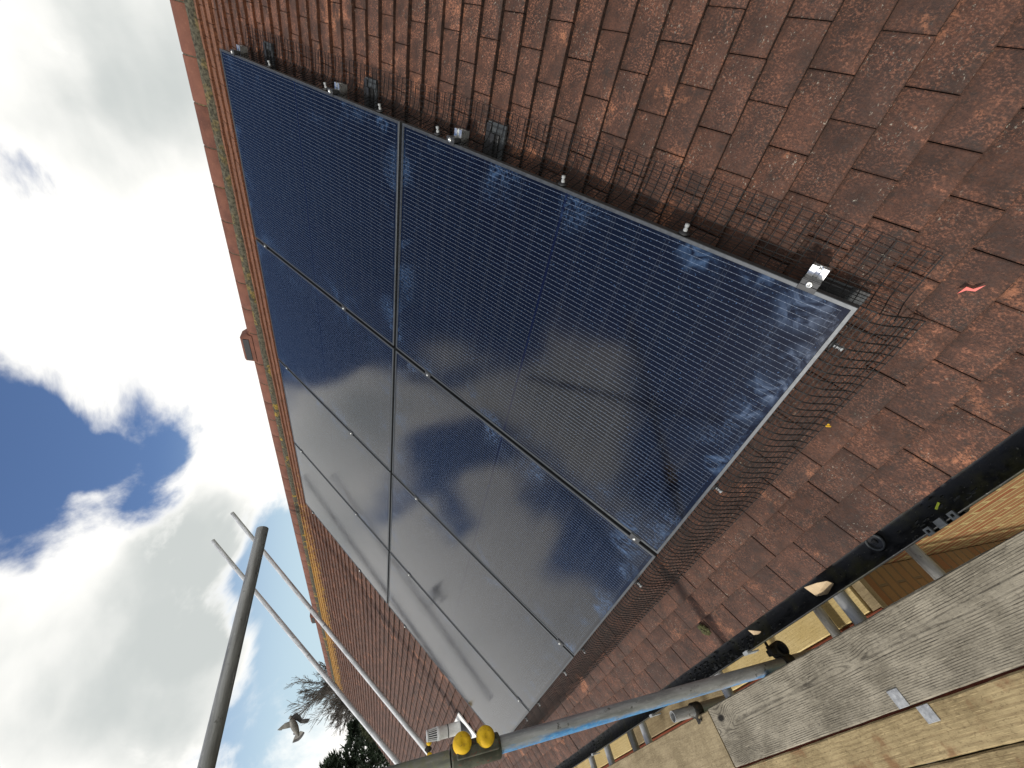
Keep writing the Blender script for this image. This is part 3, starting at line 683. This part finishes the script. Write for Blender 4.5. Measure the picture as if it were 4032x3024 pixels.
pb = [(.0, -.020), (.014, -.012), (.034, -.014), (.056, -.030), (.075, -.052), (.094, -.078), (.112, -.100), (.136, -.114)]
sb = skirt(AW + .02, pb, lambda t, a, n: (-a, t - .002, n), .0255, 1.7, [k / 13 for k in range(1, 14)], .0017, .0014)
tag(part('bird_mesh', sb, M['meshwire'], world=RM()), 'dark wire bird mesh skirt along the bottom edge of the panels', 'wire mesh')
ps = [(-.002, -.028), (.010, -.046), (.018, -.072), (.030, -.094), (.052, -.106), (.080, -.110), (.110, -.112), (.139, -.113)]
sb = skirt(3.44, ps, lambda t, a, n: (t - .075, -a, n), .0305, 5.2, [.10, .18, .26, .34, .42, .52, .62, .72, .81, .90, 1.0])
tag(part('bird_mesh', sb, M['meshwire'], world=RM()), 'dark wire bird mesh skirt along the near side edge of the panels', 'wire mesh')
mcl = None
SIDE = [('side', .46, 'lowest clip'), ('side', .90, 'second lowest clip'), ('side', 1.525, 'third lowest clip'), ('side', 1.904, 'third highest clip'), ('side', 2.336, 'second highest clip'), ('side', 2.888, 'highest clip')]
BOT = [('bot', .105, 'first clip from the camera'), ('bot', .696, 'second clip from the camera'), ('bot', 1.389, 'third clip from the camera'), ('bot', 2.195, 'fourth clip from the camera'), ('bot', 2.574, 'fifth clip from the camera'), ('bot', 3.246, 'sixth clip from the camera'), ('bot', 3.658, 'seventh clip from the camera')]
for kind, p, nm in SIDE + BOT:
    lab = f'small mesh clip, {nm} on the {"near side" if kind == "side" else "bottom"} edge of the panels'
    w = RM(-.004, p, -.024) if kind == 'side' else RM(p, -.004, -.022) @ Matrix.Rotation(-math.pi / 2, 4, 'Z')
    if mcl is None:
        mcl = empty('mesh_clip', w, lab, 'clip', 'clips holding the bird mesh'); b_ = MB(); b_.lathe((0, 0, 0), (0, -1, .25), [(0, 0), (.017, .001), (.017, .004), (.010, .007), (.006, .008)], 18); part('clip_disc', b_, M['blackplastic'], mcl)
        b_ = MB(); b_.lathe((0, -.008, .002), (0, -1, .25), [(.0062, 0), (.0062, .007), (.0042, .008), (.0042, .012), (.0064, .013), (.0064, .020), (0, .021)], 14); part('clip_stem', b_, M['greyplastic'], mcl)
    else: copy_thing(mcl, w, lab)

# ------------------------------------------------------------------ scaffolding
SR = .02415
def tube_thing(name, a, b, mt, label, group=None, cat='scaffold tube', r=SR):
    a, b = Vector(a), Vector(b); d = (b - a); q = d.to_track_quat('Z', 'X') if abs(d.normalized().z) < .999 else Matrix.Identity(3).to_quaternion()
    w = Matrix.Translation(wp(*a)) @ q.to_matrix().to_4x4(); L = d.length; s_ = 1 if abs(d.normalized().z) < .999 or d.z > 0 else -1
    mb = MB(); mb.tube((0, 0, 0), (0, 0, L * s_), r, 32, 0, wall=.004)
    return tag(part(name, mb, mt, world=w), label, cat, group)
SX, SY = .230, 1.785
tube_thing('scaffold_standard', (SX, SY, -EYE), (SX, SY, -.225), M['galvblue'], 'upright scaffold tube with streaks of blue paint beside the gutter')
for o in (bpy.data.objects['scaffold_standard'],):      # move the origin so paint starts above deck level
    pass
tube_thing('scaffold_standard', (SX, SY, -.215), (SX, SY, 1.9), M['galvlichen'], 'grey lichened upright tube joined above the rusty sleeve')
e = empty('sleeve_coupler', WM(SX, SY, -.385), 'dark rusty sleeve coupler round the blue painted upright tube', 'coupler')
b_ = MB(); b_.lathe((0, 0, 0), (0, 0, 1), [(.0245, 0), (.0345, .001), (.036, .004), (.036, .160), (.0345, .164), (.0245, .165)], 32)
b_.bbox((-.014, -.052, .010), (.014, -.030, .150), .004); part('sleeve_body', b_, M['sleeve'], e)
for z in (.052, .130):
    dv = Vector((.0, -1, -.12)).normalized(); b_ = MB(); b_.lathe(Vector((.024, -.034, z)), dv, [(.022, 0), (.0305, .004), (.0312, .012), (.0285, .022), (.020, .030), (.010, .0335), (.0085, .0325), (0, .0325)], 30)
    part('bolt_cap', b_, M['yellow'], e)
b_ = MB(); b_.path([(-.012, -.0365, .10), (-.012, -.043, .098), (-.012, -.043, .076), (-.012, -.0365, .074)], .0016, 6); part('sleeve_pin', b_, M['steel'], e)
tube_thing('guard_rail', (-1.9, 1.843, .505), (1.185, 1.843, .505), M['galvdark'], 'thick grey scaffold tube crossing the sky at upper left')
tube_thing('raking_rail', (.60, 6.1, -.416), (3.81, 6.1, 2.274), M['galvbright'], 'thin bright sloping pole across the sky, the higher of two', 'sloping poles before the far roof', r=.027)
tube_thing('raking_rail', (.88, 6.1, -.524), (4.245, 6.1, 2.136), M['galvbright'], 'thin bright sloping pole nearer the roof, with a yellow capped end', 'sloping poles before the far roof', r=.027)
def coupler(pos, label, a1, a2, off, caps=None, group='scaffold couplers', sc=1.0):
    e = empty('tube_coupler', WM(*pos), label, 'coupler', group); a1, a2, off = Vector(a1), Vector(a2), Vector(off)
    for nm, c, ax in (('clamp_band', Vector((0, 0, 0)), a1), ('clamp_band', off, a2)):
        b_ = MB(); b_.lathe(c - ax * .026, ax, [(.0245, 0), (.031, .001), (.033, .005), (.033, .047), (.031, .051), (.0245, .052)], 24)
        fl = off.normalized() if c.length < 1e-6 else -off.normalized(); sd = ax.cross(fl).normalized()
        q = Matrix((sd, ax, sd.cross(ax))).transposed().to_4x4(); q.translation = c
        b_.bbox((.028, -.018, -.012), (.056, .018, .012), .003, 0, q); part(nm, b_, M['coupler'], e)
        h = MB(); h.lathe(c + sd * .045 - fl * .012, -fl, [(.0105, 0), (.0105, .012), (.006, .013), (.006, .040), (0, .041)], 6); part('bolt', h, M['coupler'] if not caps else M['coupler'], e)
        if caps: h = MB(); h.lathe(c + sd * .045 - fl * .020, -fl, [(.017, 0), (.019, .004), (.017, .018), (.010, .024), (0, .025)], 18); part('bolt_cap', h, M['yellow'], e)
    return e
e = empty('tube_coupler', WM(.915, 6.1, -.512), 'coupler with yellow caps at the low end of the sloping pole', 'coupler', 'scaffold couplers')
b_ = MB(); b_.lathe(Vector((-.02, 0, -.018)), Vector((.785, 0, .62)), [(.0275, 0), (.034, .001), (.038, .006), (.038, .052), (.034, .057), (.0275, .058)], 24); part('clamp_band', b_, M['coupler'], e)
for x, z in ((.052, -.016), (-.056, -.012)):
    b_ = MB(); b_.tube((x, .03, z), (x, -.035, z), .010, 10); part('bolt', b_, M['coupler'], e)
    b_ = MB(); b_.lathe((x, -.028, z), (.1, -1, .2), [(.020, 0), (.028, .003), (.029, .014), (.022, .030), (0, .034)], 20); part('bolt_cap', b_, M['yellow'], e)
coupler((SX, SY, .50), 'coupler joining the thick crossing tube to the upright, above the frame', (0, 0, 1), (1, 0, 0), (0, .058, .005))
coupler((SX, SY, -1.70), 'greasy black coupler clamped on the blue upright just above the deck edge', (0, 0, 1), (0, 1, 0), (.050, 0, 0), None)
coupler((.228, 2.39, -1.56), 'black coupler on the short open tube between deck and gutter', (0, 0, 1), (1, 0, 0), (0, .049, -.03), None)
tube_thing('scaffold_standard', (.228, 2.385, -EYE), (.228, 2.385, -1.412), M['galv'], 'short upright tube with an open end between deck and gutter')
# transoms under the deck reaching to the wall
TR = [(1.215, -2.09, 'galv', 'dull tube crossing the gap in front of the brick courses'), (1.272, -1.615, 'galv', 'bright tube crossing the gap beside the red timber'),
      (1.86, -2.155, 'galvdark', 'dark tube lying low over the pale boards'), (2.15, -1.615, 'galvbright', 'pale tube end below the blue upright'),
      (3.12, -1.615, 'galvbright', 'silvery tube crossing the gap beyond the open tube end'), (3.46, -1.68, 'galvdark', 'brown thin tube beyond the open tube end'),
      (3.79, -1.615, 'galvbright', 'silvery tube crossing the gap near the bottom of the photo'), (4.16, -1.615, 'galvbright', 'farthest silvery tube in the gap at the bottom of the photo')]
for y, z, mm, lab in TR:
    tube_thing('transom_tube', (-.30, y, z), (.53, y, z), M[mm], lab, 'tubes bridging the gap to the wall')
for y in (4.22, 5.6):
    tube_thing('transom_tube', (-.30, y + .9, -1.615), (.53, y + .9, -1.615), M['galv'], 'tube bridging the gap hidden far along the deck', 'tubes bridging the gap to the wall') if y > 5 else None
tube_thing('ledger_tube', (.283, 1.2, -1.70), (.283, 7.0, -1.70), M['galvdark'], 'dark ledger tube running along under the deck edge') if False else None
e = empty('capped_tube', WM(.285, .575, -1.66), 'grey tube end with a yellow cap at the right edge', 'scaffold tube')
b_ = MB(); b_.tube((-.55, 0, 0), (.0, 0, 0), SR, 28, 0, wall=.004); part('tube', b_, M['galv'], e)
b_ = MB(); b_.lathe((-.018, 0, 0), (1, 0, 0), [(.0255, 0), (.0275, .002), (.0275, .030), (.024, .034), (0, .035)], 24); part('end_cap', b_, M['yellow'], e)

# ------------------------------------------------------------------ boards
def board(name, x0, x1, y0, y1, ztop, mt, label, th=.038, group='scaffold boards', cham=.004, plates=(), seed=1):
    e = empty(name, WM((x0 + x1) / 2, (y0 + y1) / 2, ztop), label, 'board', group); mb = MB(); hw = (x1 - x0) / 2; hl = (y1 - y0) / 2; n = max(8, int((y1 - y0) * 45)); vs = []
    prof = [(-hw, -th), (-hw, -cham), (-hw + cham, -.0004), (0, 0), (hw - cham, -.0004), (hw, -cham), (hw, -th)]
    for i in range(n + 1):
        y = -hl + 2 * hl * i / n
        for k, (x, z) in enumerate(prof):
            j = .0016 * mnoise.noise(Vector((y * 9 + seed * 7, k * 5.1, seed))) + .0009 * mnoise.noise(Vector((y * 60, k * 3.3, seed + 9)))
            vs.append((x + (j if k in (0, 1, 2, 4, 5, 6) else 0), y, z + (.0012 * mnoise.noise(Vector((x * 12, y * 3, seed))) if z > -.01 else 0)))
    m_ = len(prof); fs = [(i*m_+k, i*m_+(k+1) % m_, (i+1)*m_+(k+1) % m_, (i+1)*m_+k) for i in range(n) for k in range(m_)]
    fs += [tuple(range(m_))[::-1], tuple(n * m_ + k for k in range(m_))]
    mb.add(vs, [f[::-1] for f in fs], 0, False); part('plank', mb, mt, e)
    for px0, px1, py0, py1 in plates:
        b_ = MB(); b_.bbox((px0 - (x0 + x1) / 2, py0 - (y0 + y1) / 2, .0005), (px1 - (x0 + x1) / 2, py1 - (y0 + y1) / 2, .0034), .0008); part('strap_plate', b_, M['galv'], e)
    return e
DZ = -1.54
board('scaffold_board', -.012, .207, -1.4, 2.262, DZ, M['wood_grey'], 'weathered grey scaffold board with raised grain along the gutter', plates=((-.012, .034, 1.265, 1.306),), seed=1)
board('scaffold_board', -.012, .203, 2.276, 6.1, DZ - .004, M['wood_tan'], 'tan scaffold board butted to the end of the grey one', seed=2)
board('scaffold_board', -.1335, -.0185, -1.4, 6.1, DZ - .003, M['wood_yellow'], 'yellow brown narrow board with rust stains beside the grey one', plates=((-.060, -.0190, 1.213, 1.255),), seed=3)
board('scaffold_board', -.258, -.137, -1.4, 6.1, DZ - .002, M['wood_yellow'], 'outermost yellow brown board in the lower right corner', seed=4)
board('timber_bearer', -.022, -.006, -1.4, 6.1, DZ - .022, M['red'], 'red brown timber showing in the slit between deck boards', group=None, seed=5)
PZ = -2.2
board('lower_board', .312, .535, 1.66, 2.97, PZ, M['wood_pale'], 'pale sunlit board below the gutter, nearest the camera', group='pale lower boards', seed=6)
board('lower_board', .312, .535, 2.985, 4.6, PZ - .002, M['wood_tan'], 'second pale board below the gutter beyond the blue upright', group='pale lower boards', seed=7)
board('lower_board', .312, .535, 4.62, 7.2, PZ - .001, M['wood_pale'], 'farthest pale board below the gutter at the bottom of the photo', group='pale lower boards', seed=8)
board('red_board', .24, .306, 1.60, 7.2, PZ - .006, M['red'], 'red brown edge timber along the pale lower boards', group=None, seed=9)
board('lower_bearer', .30, .56, 1.595, 1.648, PZ - .01, M['wood_tan'], 'short brown timber at the near end of the pale lower boards', group=None, seed=10)

# ------------------------------------------------------------------ small things on the roof and in the gutter
def scrap(name, pts, th, mt, label, cat, world):
    mb = MB(); n = len(pts); c = Vector((0, 0, 0))
    for p in pts: c += Vector(p) / n
    vs = [Vector(p) for p in pts] + [c + Vector((0, 0, .012))]; vs2 = [v - Vector((0, 0, th)) for v in vs]
    fs = [(i, (i + 1) % n, n) for i in range(n)]; mb.add(vs, fs, 0); mb.add(vs2, [f[::-1] for f in fs], 0)
    mb.add(vs[:n] + vs2[:n], [(i, n + i, n + (i + 1) % n, (i + 1) % n) for i in range(n)], 0)
    return tag(part(name, mb, mt, world=world), label, cat)
scrap('card_scrap', [(-.424, .925, .004), (-.470, .935, -.007), (-.487, .905, -.016), (-.470, .848, -.012), (-.447, .842, .004), (-.432, .87, .010)], .002, M['scrap'], 'folded tan card scrap sticking out over the gutter, the larger one', 'scrap', RM(0, 0, NT_))
scrap('card_scrap', [(-.430, 1.292, .002), (-.458, 1.305, -.008), (-.470, 1.283, -.012), (-.462, 1.258, -.006), (-.440, 1.266, .008)], .002, M['scrap'], 'small tan card scrap at the gutter edge below the moss clump', 'scrap', RM(0, 0, NT_))
t_ = MB(); tp = [(-.144, -.080), (-.152, -.092), (-.166, -.096), (-.172, -.114), (-.160, -.099), (-.148, -.099)]
t_.prism([(a, b) for a, b in tp], .004, .0075); tag(part('red_tape', t_, M['redtape'], world=RM(0, 0, NT_)), 'crumpled strip of red tape on the tiles near the right edge', 'tape')
bm = bmesh.new(); bmesh.ops.create_icosphere(bm, subdivisions=4, radius=.020)
for v in bm.verts:
    q = v.co.copy(); v.co = Vector((q.x * 1.15, q.y * .95, max(q.z, -.007) * .55)) * (1 + .5 * mnoise.noise(q * 120) + .35 * mnoise.noise(q * 330))
t_ = MB(); t_.bm(bm, 0); tag(part('moss_clump', t_, M['moss'], world=RM(1.481, -.339, NT_ - .006)), 'green brown moss clump on the lower tiles near the gutter', 'moss')
r = random.Random(4); t_ = MB()
for i in range(16):
    bm = bmesh.new(); bmesh.ops.create_icosphere(bm, subdivisions=1, radius=r.uniform(.001, .0028)); t_.bm(bm, 0, Matrix.Translation((r.gauss(0, .003), r.gauss(0, .003), .002)))
tag(part('yellow_lichen', t_, M['ylichen'], world=RM(.352, -.140, NT_ + .002)), 'small yellow lichen crumb at the mesh edge on the tiles', 'lichen')
t_ = MB(); t_.bbox((-.003, -.011, 0), (.003, .011, .0015), .0004); tag(part('lime_fleck', t_, M['limetape'], world=WM(GX - .010, .715, GZ - .052) @ Matrix.Rotation(.4, 4, 'Z')), 'bright lime yellow fleck lying in the gutter', 'scrap')
e = empty('gutter_cap', WM(GX + .004, .925, GZ - .045), 'round dark ring lying in the gutter near the right edge', 'plastic ring')
b_ = MB(); ax = (-.25, 0, 1); b_.lathe((0, 0, 0), ax, [(.021, 0), (.026, .001), (.027, .006), (.025, .009), (.021, .009), (.0205, .003), (.0205, 0)], 32); part('ring', b_, M['slateflash'], e)
b_ = MB(); b_.lathe((0, 0, -.001), ax, [(.0205, .001), (0, .0012)], 24); b_.bbox((-.008, -.006, .002), (.006, .008, .007), .002); part('ring_centre', b_, M['blackplastic'], e)
# flue terminal beyond the array
FP = rf(5.74, .40, NT_ - .01)
e = empty('flue_terminal', Matrix.Translation(FP), 'white slotted flue terminal standing on the roof behind the yellow caps', 'flue')
b_ = MB(); b_.lathe((0, 0, 0), (0, 0, 1), [(.062, -.05), (.062, .30), (.066, .302), (.066, .335), (.062, .337)], 28); part('flue_pipe', b_, M['white'], e)
b_ = MB(); b_.lathe((0, 0, .205), (0, 0, 1), [(.0635, 0), (.0645, .002), (.0645, .008), (.0635, .010)], 28); part('seal_band', b_, M['blackplastic'], e)
b_ = MB(); b_.lathe((0, 0, .337), (0, 0, 1), [(.050, 0), (.042, .10), (0, .10)], 24, 0); part('flue_core', b_, M['blackplastic'], e)
b_ = MB()
for i in range(18):
    a = 6.283185 * i / 18; b_.path([(math.cos(a) * .060, math.sin(a) * .060, .335), (math.cos(a) * .050, math.sin(a) * .050, .437)], .0042, 6)
b_.lathe((0, 0, .434), (0, 0, 1), [(.045, 0), (.054, .001), (.054, .012), (.050, .016), (0, .018)], 28); part('slotted_cap', b_, M['white'], e)
b_ = MB(); b_.lathe((0, 0, -.02), (0, 0, 1), [(.125, -.02), (.095, .05), (.072, .085), (.066, .088)], 28); part('weather_collar', b_, M['blackplastic'], e)
b_ = MB(); b_.bbox((-.26, -.19, -.007), (.14, .19, .006), .002, 0, Matrix.Identity(4)); part('roof_flashing', b_, M['whiteflash'], e, Matrix.Translation(FP) @ RROT @ Matrix.Translation((0, 0, .018)))

# ------------------------------------------------------------------ trees beyond the far gable
def bare_tree(x, y, h, spread, label, seed):
    r = random.Random(seed); e = empty('bare_tree', Matrix.Translation((x, y, 0)), label, 'tree', 'bare trees beyond the roof'); tr = MB(); cr = MB()
    tr.path([(0, 0, 0), (.1, 0, h * .2), (-.05, .1, h * .42), (0, 0, h * .60)], [.26, .2, .17, .14], 10, 0, True); part('trunk', tr, M['bark'], e)
    hub = Vector((0, 0, h * .60))
    def br(p, d, L, rad, lvl):
        n = 5; pts = [p]; q = p.copy(); dd = d.copy()
        for i in range(n):
            out = (q - hub).normalized() if (q - hub).length > .3 else dd
            dd = (dd + out * .12 + Vector((r.gauss(0, .13), r.gauss(0, .13), r.gauss(.03, .10)))).normalized(); q = q + dd * (L / n); pts.append(q.copy())
        cr.path(pts, [max(.008, rad * (1 - .12 * i)) for i in range(n + 1)], 5 if lvl < 2 else 3)
        if lvl < 4:
            for i in range((6, 7, 6, 5)[lvl]):
                k = r.randint(1, n); nd = (pts[k] - pts[k - 1]).normalized(); nd = (nd + Vector((r.gauss(0, .45), r.gauss(0, .45), r.gauss(.05, .38)))).normalized()
                br(pts[k], nd, L * r.uniform(.45, .72), rad * .5, lvl + 1)
    for i in range(18):
        a = 6.283 * i / 18 + r.uniform(-.3, .3); br(hub - Vector((0, 0, r.uniform(0, .8))), Vector((math.cos(a) * spread, math.sin(a) * spread, r.uniform(.0, 1.2))).normalized(), h * r.uniform(.15, .21), .045, 0)
    part('crown', cr, M['bark'], e)
bare_tree(8.7, 28.8, 9.2, .9, 'bare winter tree behind the far roof end, its twigs spread against the sky', 21)
bare_tree(12.4, 30.5, 7.9, .8, 'smaller bare tree showing above the far ridge beside the vent tile', 22)
def conifer(x, y, h, rad, label, seed, mt):
    r = random.Random(seed); e = empty('conifer_tree', Matrix.Translation((x, y, 0)), label, 'tree', 'conifers beyond the roof'); tr = MB(); tr.path([(0, 0, 0), (0, 0, h * .95)], [.22, .02], 8, 0, True); part('trunk', tr, M['bark'], e)
    cr = MB()
    for i in range(250):
        f = r.random() ** .8; z = h * (.10 + .88 * f); L = rad * (1.05 - f) * r.uniform(.75, 1.15) + .25; a = r.uniform(0, 6.283); d = Vector((math.cos(a), math.sin(a), r.uniform(.05, .5))).normalized()
        p0 = Vector((0, 0, z)); pts = [p0 + d * (L * k / 6) + Vector((0, 0, -.12 * L * (k / 6) ** 2 * (1 - f))) for k in range(7)]
        cr.path(pts, [.02 * (1 - k / 8) for k in range(7)], 3)
        for k in range(1, 7):
            for q in range(9):
                dd = (d * .8 + Vector((r.gauss(0, .6), r.gauss(0, .6), r.gauss(.05, .4)))).normalized(); c = pts[k] + d * r.uniform(-.5, .5) * L / 6; ln = r.uniform(.12, .30); s_ = dd.cross(Vector((r.gauss(0, 1), r.gauss(0, 1), r.gauss(0, 1)))).normalized() * r.uniform(.018, .04)
                cr.add([c - s_, c + dd * ln * .6 + s_ * .6, c + dd * ln, c + s_ * 1.0], [(0, 3, 1), (0, 1, 2)], 0)
    part('crown', cr, [mt], e)
conifer(3.6, 23.5, 6.6, 2.1, 'dark green conifer beyond the roof at the bottom edge of the photo', 31, M['needle'])
conifer(5.0, 25.0, 5.7, 1.8, 'dark conifer behind the far gable, beside the bare tree', 32, M['needle'])
conifer(4.3, 20.0, 4.9, 2.0, 'low olive green conifer against the far gable', 33, M['needle2'])

# ------------------------------------------------------------------ pigeon in flight
BP = Vector((1.566, 6.75, EYE + .989)); bx, by, bz = cx, cy, cz; KS = .000340
def bp(x, y, d=0.0): return bx * ((x - 850) * KS) + by * ((y - 900) * KS) + bz * d
pg = empty('pigeon', Matrix.Translation(BP), 'grey pigeon flying with spread wings and dark fanned tail above the far roof', 'bird')
body = MB(); spine = [(722, 462, .0, 3), (716, 505, 0, 14), (703, 548, 0, 40), (706, 590, 0, 50), (722, 640, 0, 56), (760, 720, 0, 82), (815, 840, 0, 112), (870, 960, 0, 108), (925, 1080, 0, 82), (968, 1180, 0, 52), (990, 1240, 0, 24)]
body.path([bp(x, y, d) for x, y, d, r_ in spine], [r_ * KS * 1.05 for *_, r_ in spine], 14, 0, True)
part('body', body, M['feather_pale'], pg)
def vane(name, pts, mt, bulge, th=.0022, tips=0):
    mb = MB(); n = len(pts); off = bz * th; vs = [bp(*p) - off for p in pts] + [bp(*p) + off for p in pts]
    mb.add(vs, [list(range(n))[::-1], list(range(n, 2 * n))] + [(i, (i + 1) % n, n + (i + 1) % n, n + i) for i in range(n)], 0); return part(name, mb, mt, pg)
vane('wing', [(735, 700, 0), (640, 705, -.02), (545, 715, -.03), (430, 795, -.05), (330, 885, -.06), (375, 880, -.06), (385, 915, -.055), (425, 905, -.05), (440, 935, -.05), (480, 905, -.04), (620, 910, -.025), (700, 920, -.01), (785, 935, 0)], M['feather_pale'], .012)
vane('wing', [(700, 610, .03), (760, 560, .05), (840, 580, .06), (910, 650, .07), (960, 760, .08), (985, 870, .09), (1010, 885, .10), (1120, 915, .12), (1195, 965, .14), (1165, 1040, .14), (1135, 1085, .13), (1020, 1040, .10), (960, 960, .07), (880, 800, .04), (760, 720, .03), (600, 700, .03), (560, 705, .03), (640, 630, .03)], M['feather_grey'], .012)
vane('wing_feathers', [(815, 1050, .04), (740, 1220, .05), (700, 1340, .06), (735, 1360, .06), (820, 1325, .05), (870, 1180, .04)], M['feather_grey'], .004)
vane('tail', [(960, 1170, 0), (870, 1220, 0), (820, 1330, 0), (775, 1460, 0), (870, 1425, 0), (930, 1395, 0), (1010, 1330, 0), (1080, 1290, 0), (1150, 1200, 0), (1205, 1120, 0), (1120, 1085, 0), (1050, 1070, 0)], M['feather_pale'], .006)
vane('tail_band', [(775, 1480, -.007), (880, 1448, -.007), (1000, 1400, -.007), (1090, 1320, -.007), (1165, 1220, -.007), (1215, 1125, -.007), (1165, 1095, -.007), (1100, 1190, -.007), (1030, 1280, -.007), (930, 1360, -.007), (830, 1390, -.007)], M['feather_dark'], -.002)

for o in bpy.data.objects:                               # the first copies of each thing were moved after their parts were made
    pass
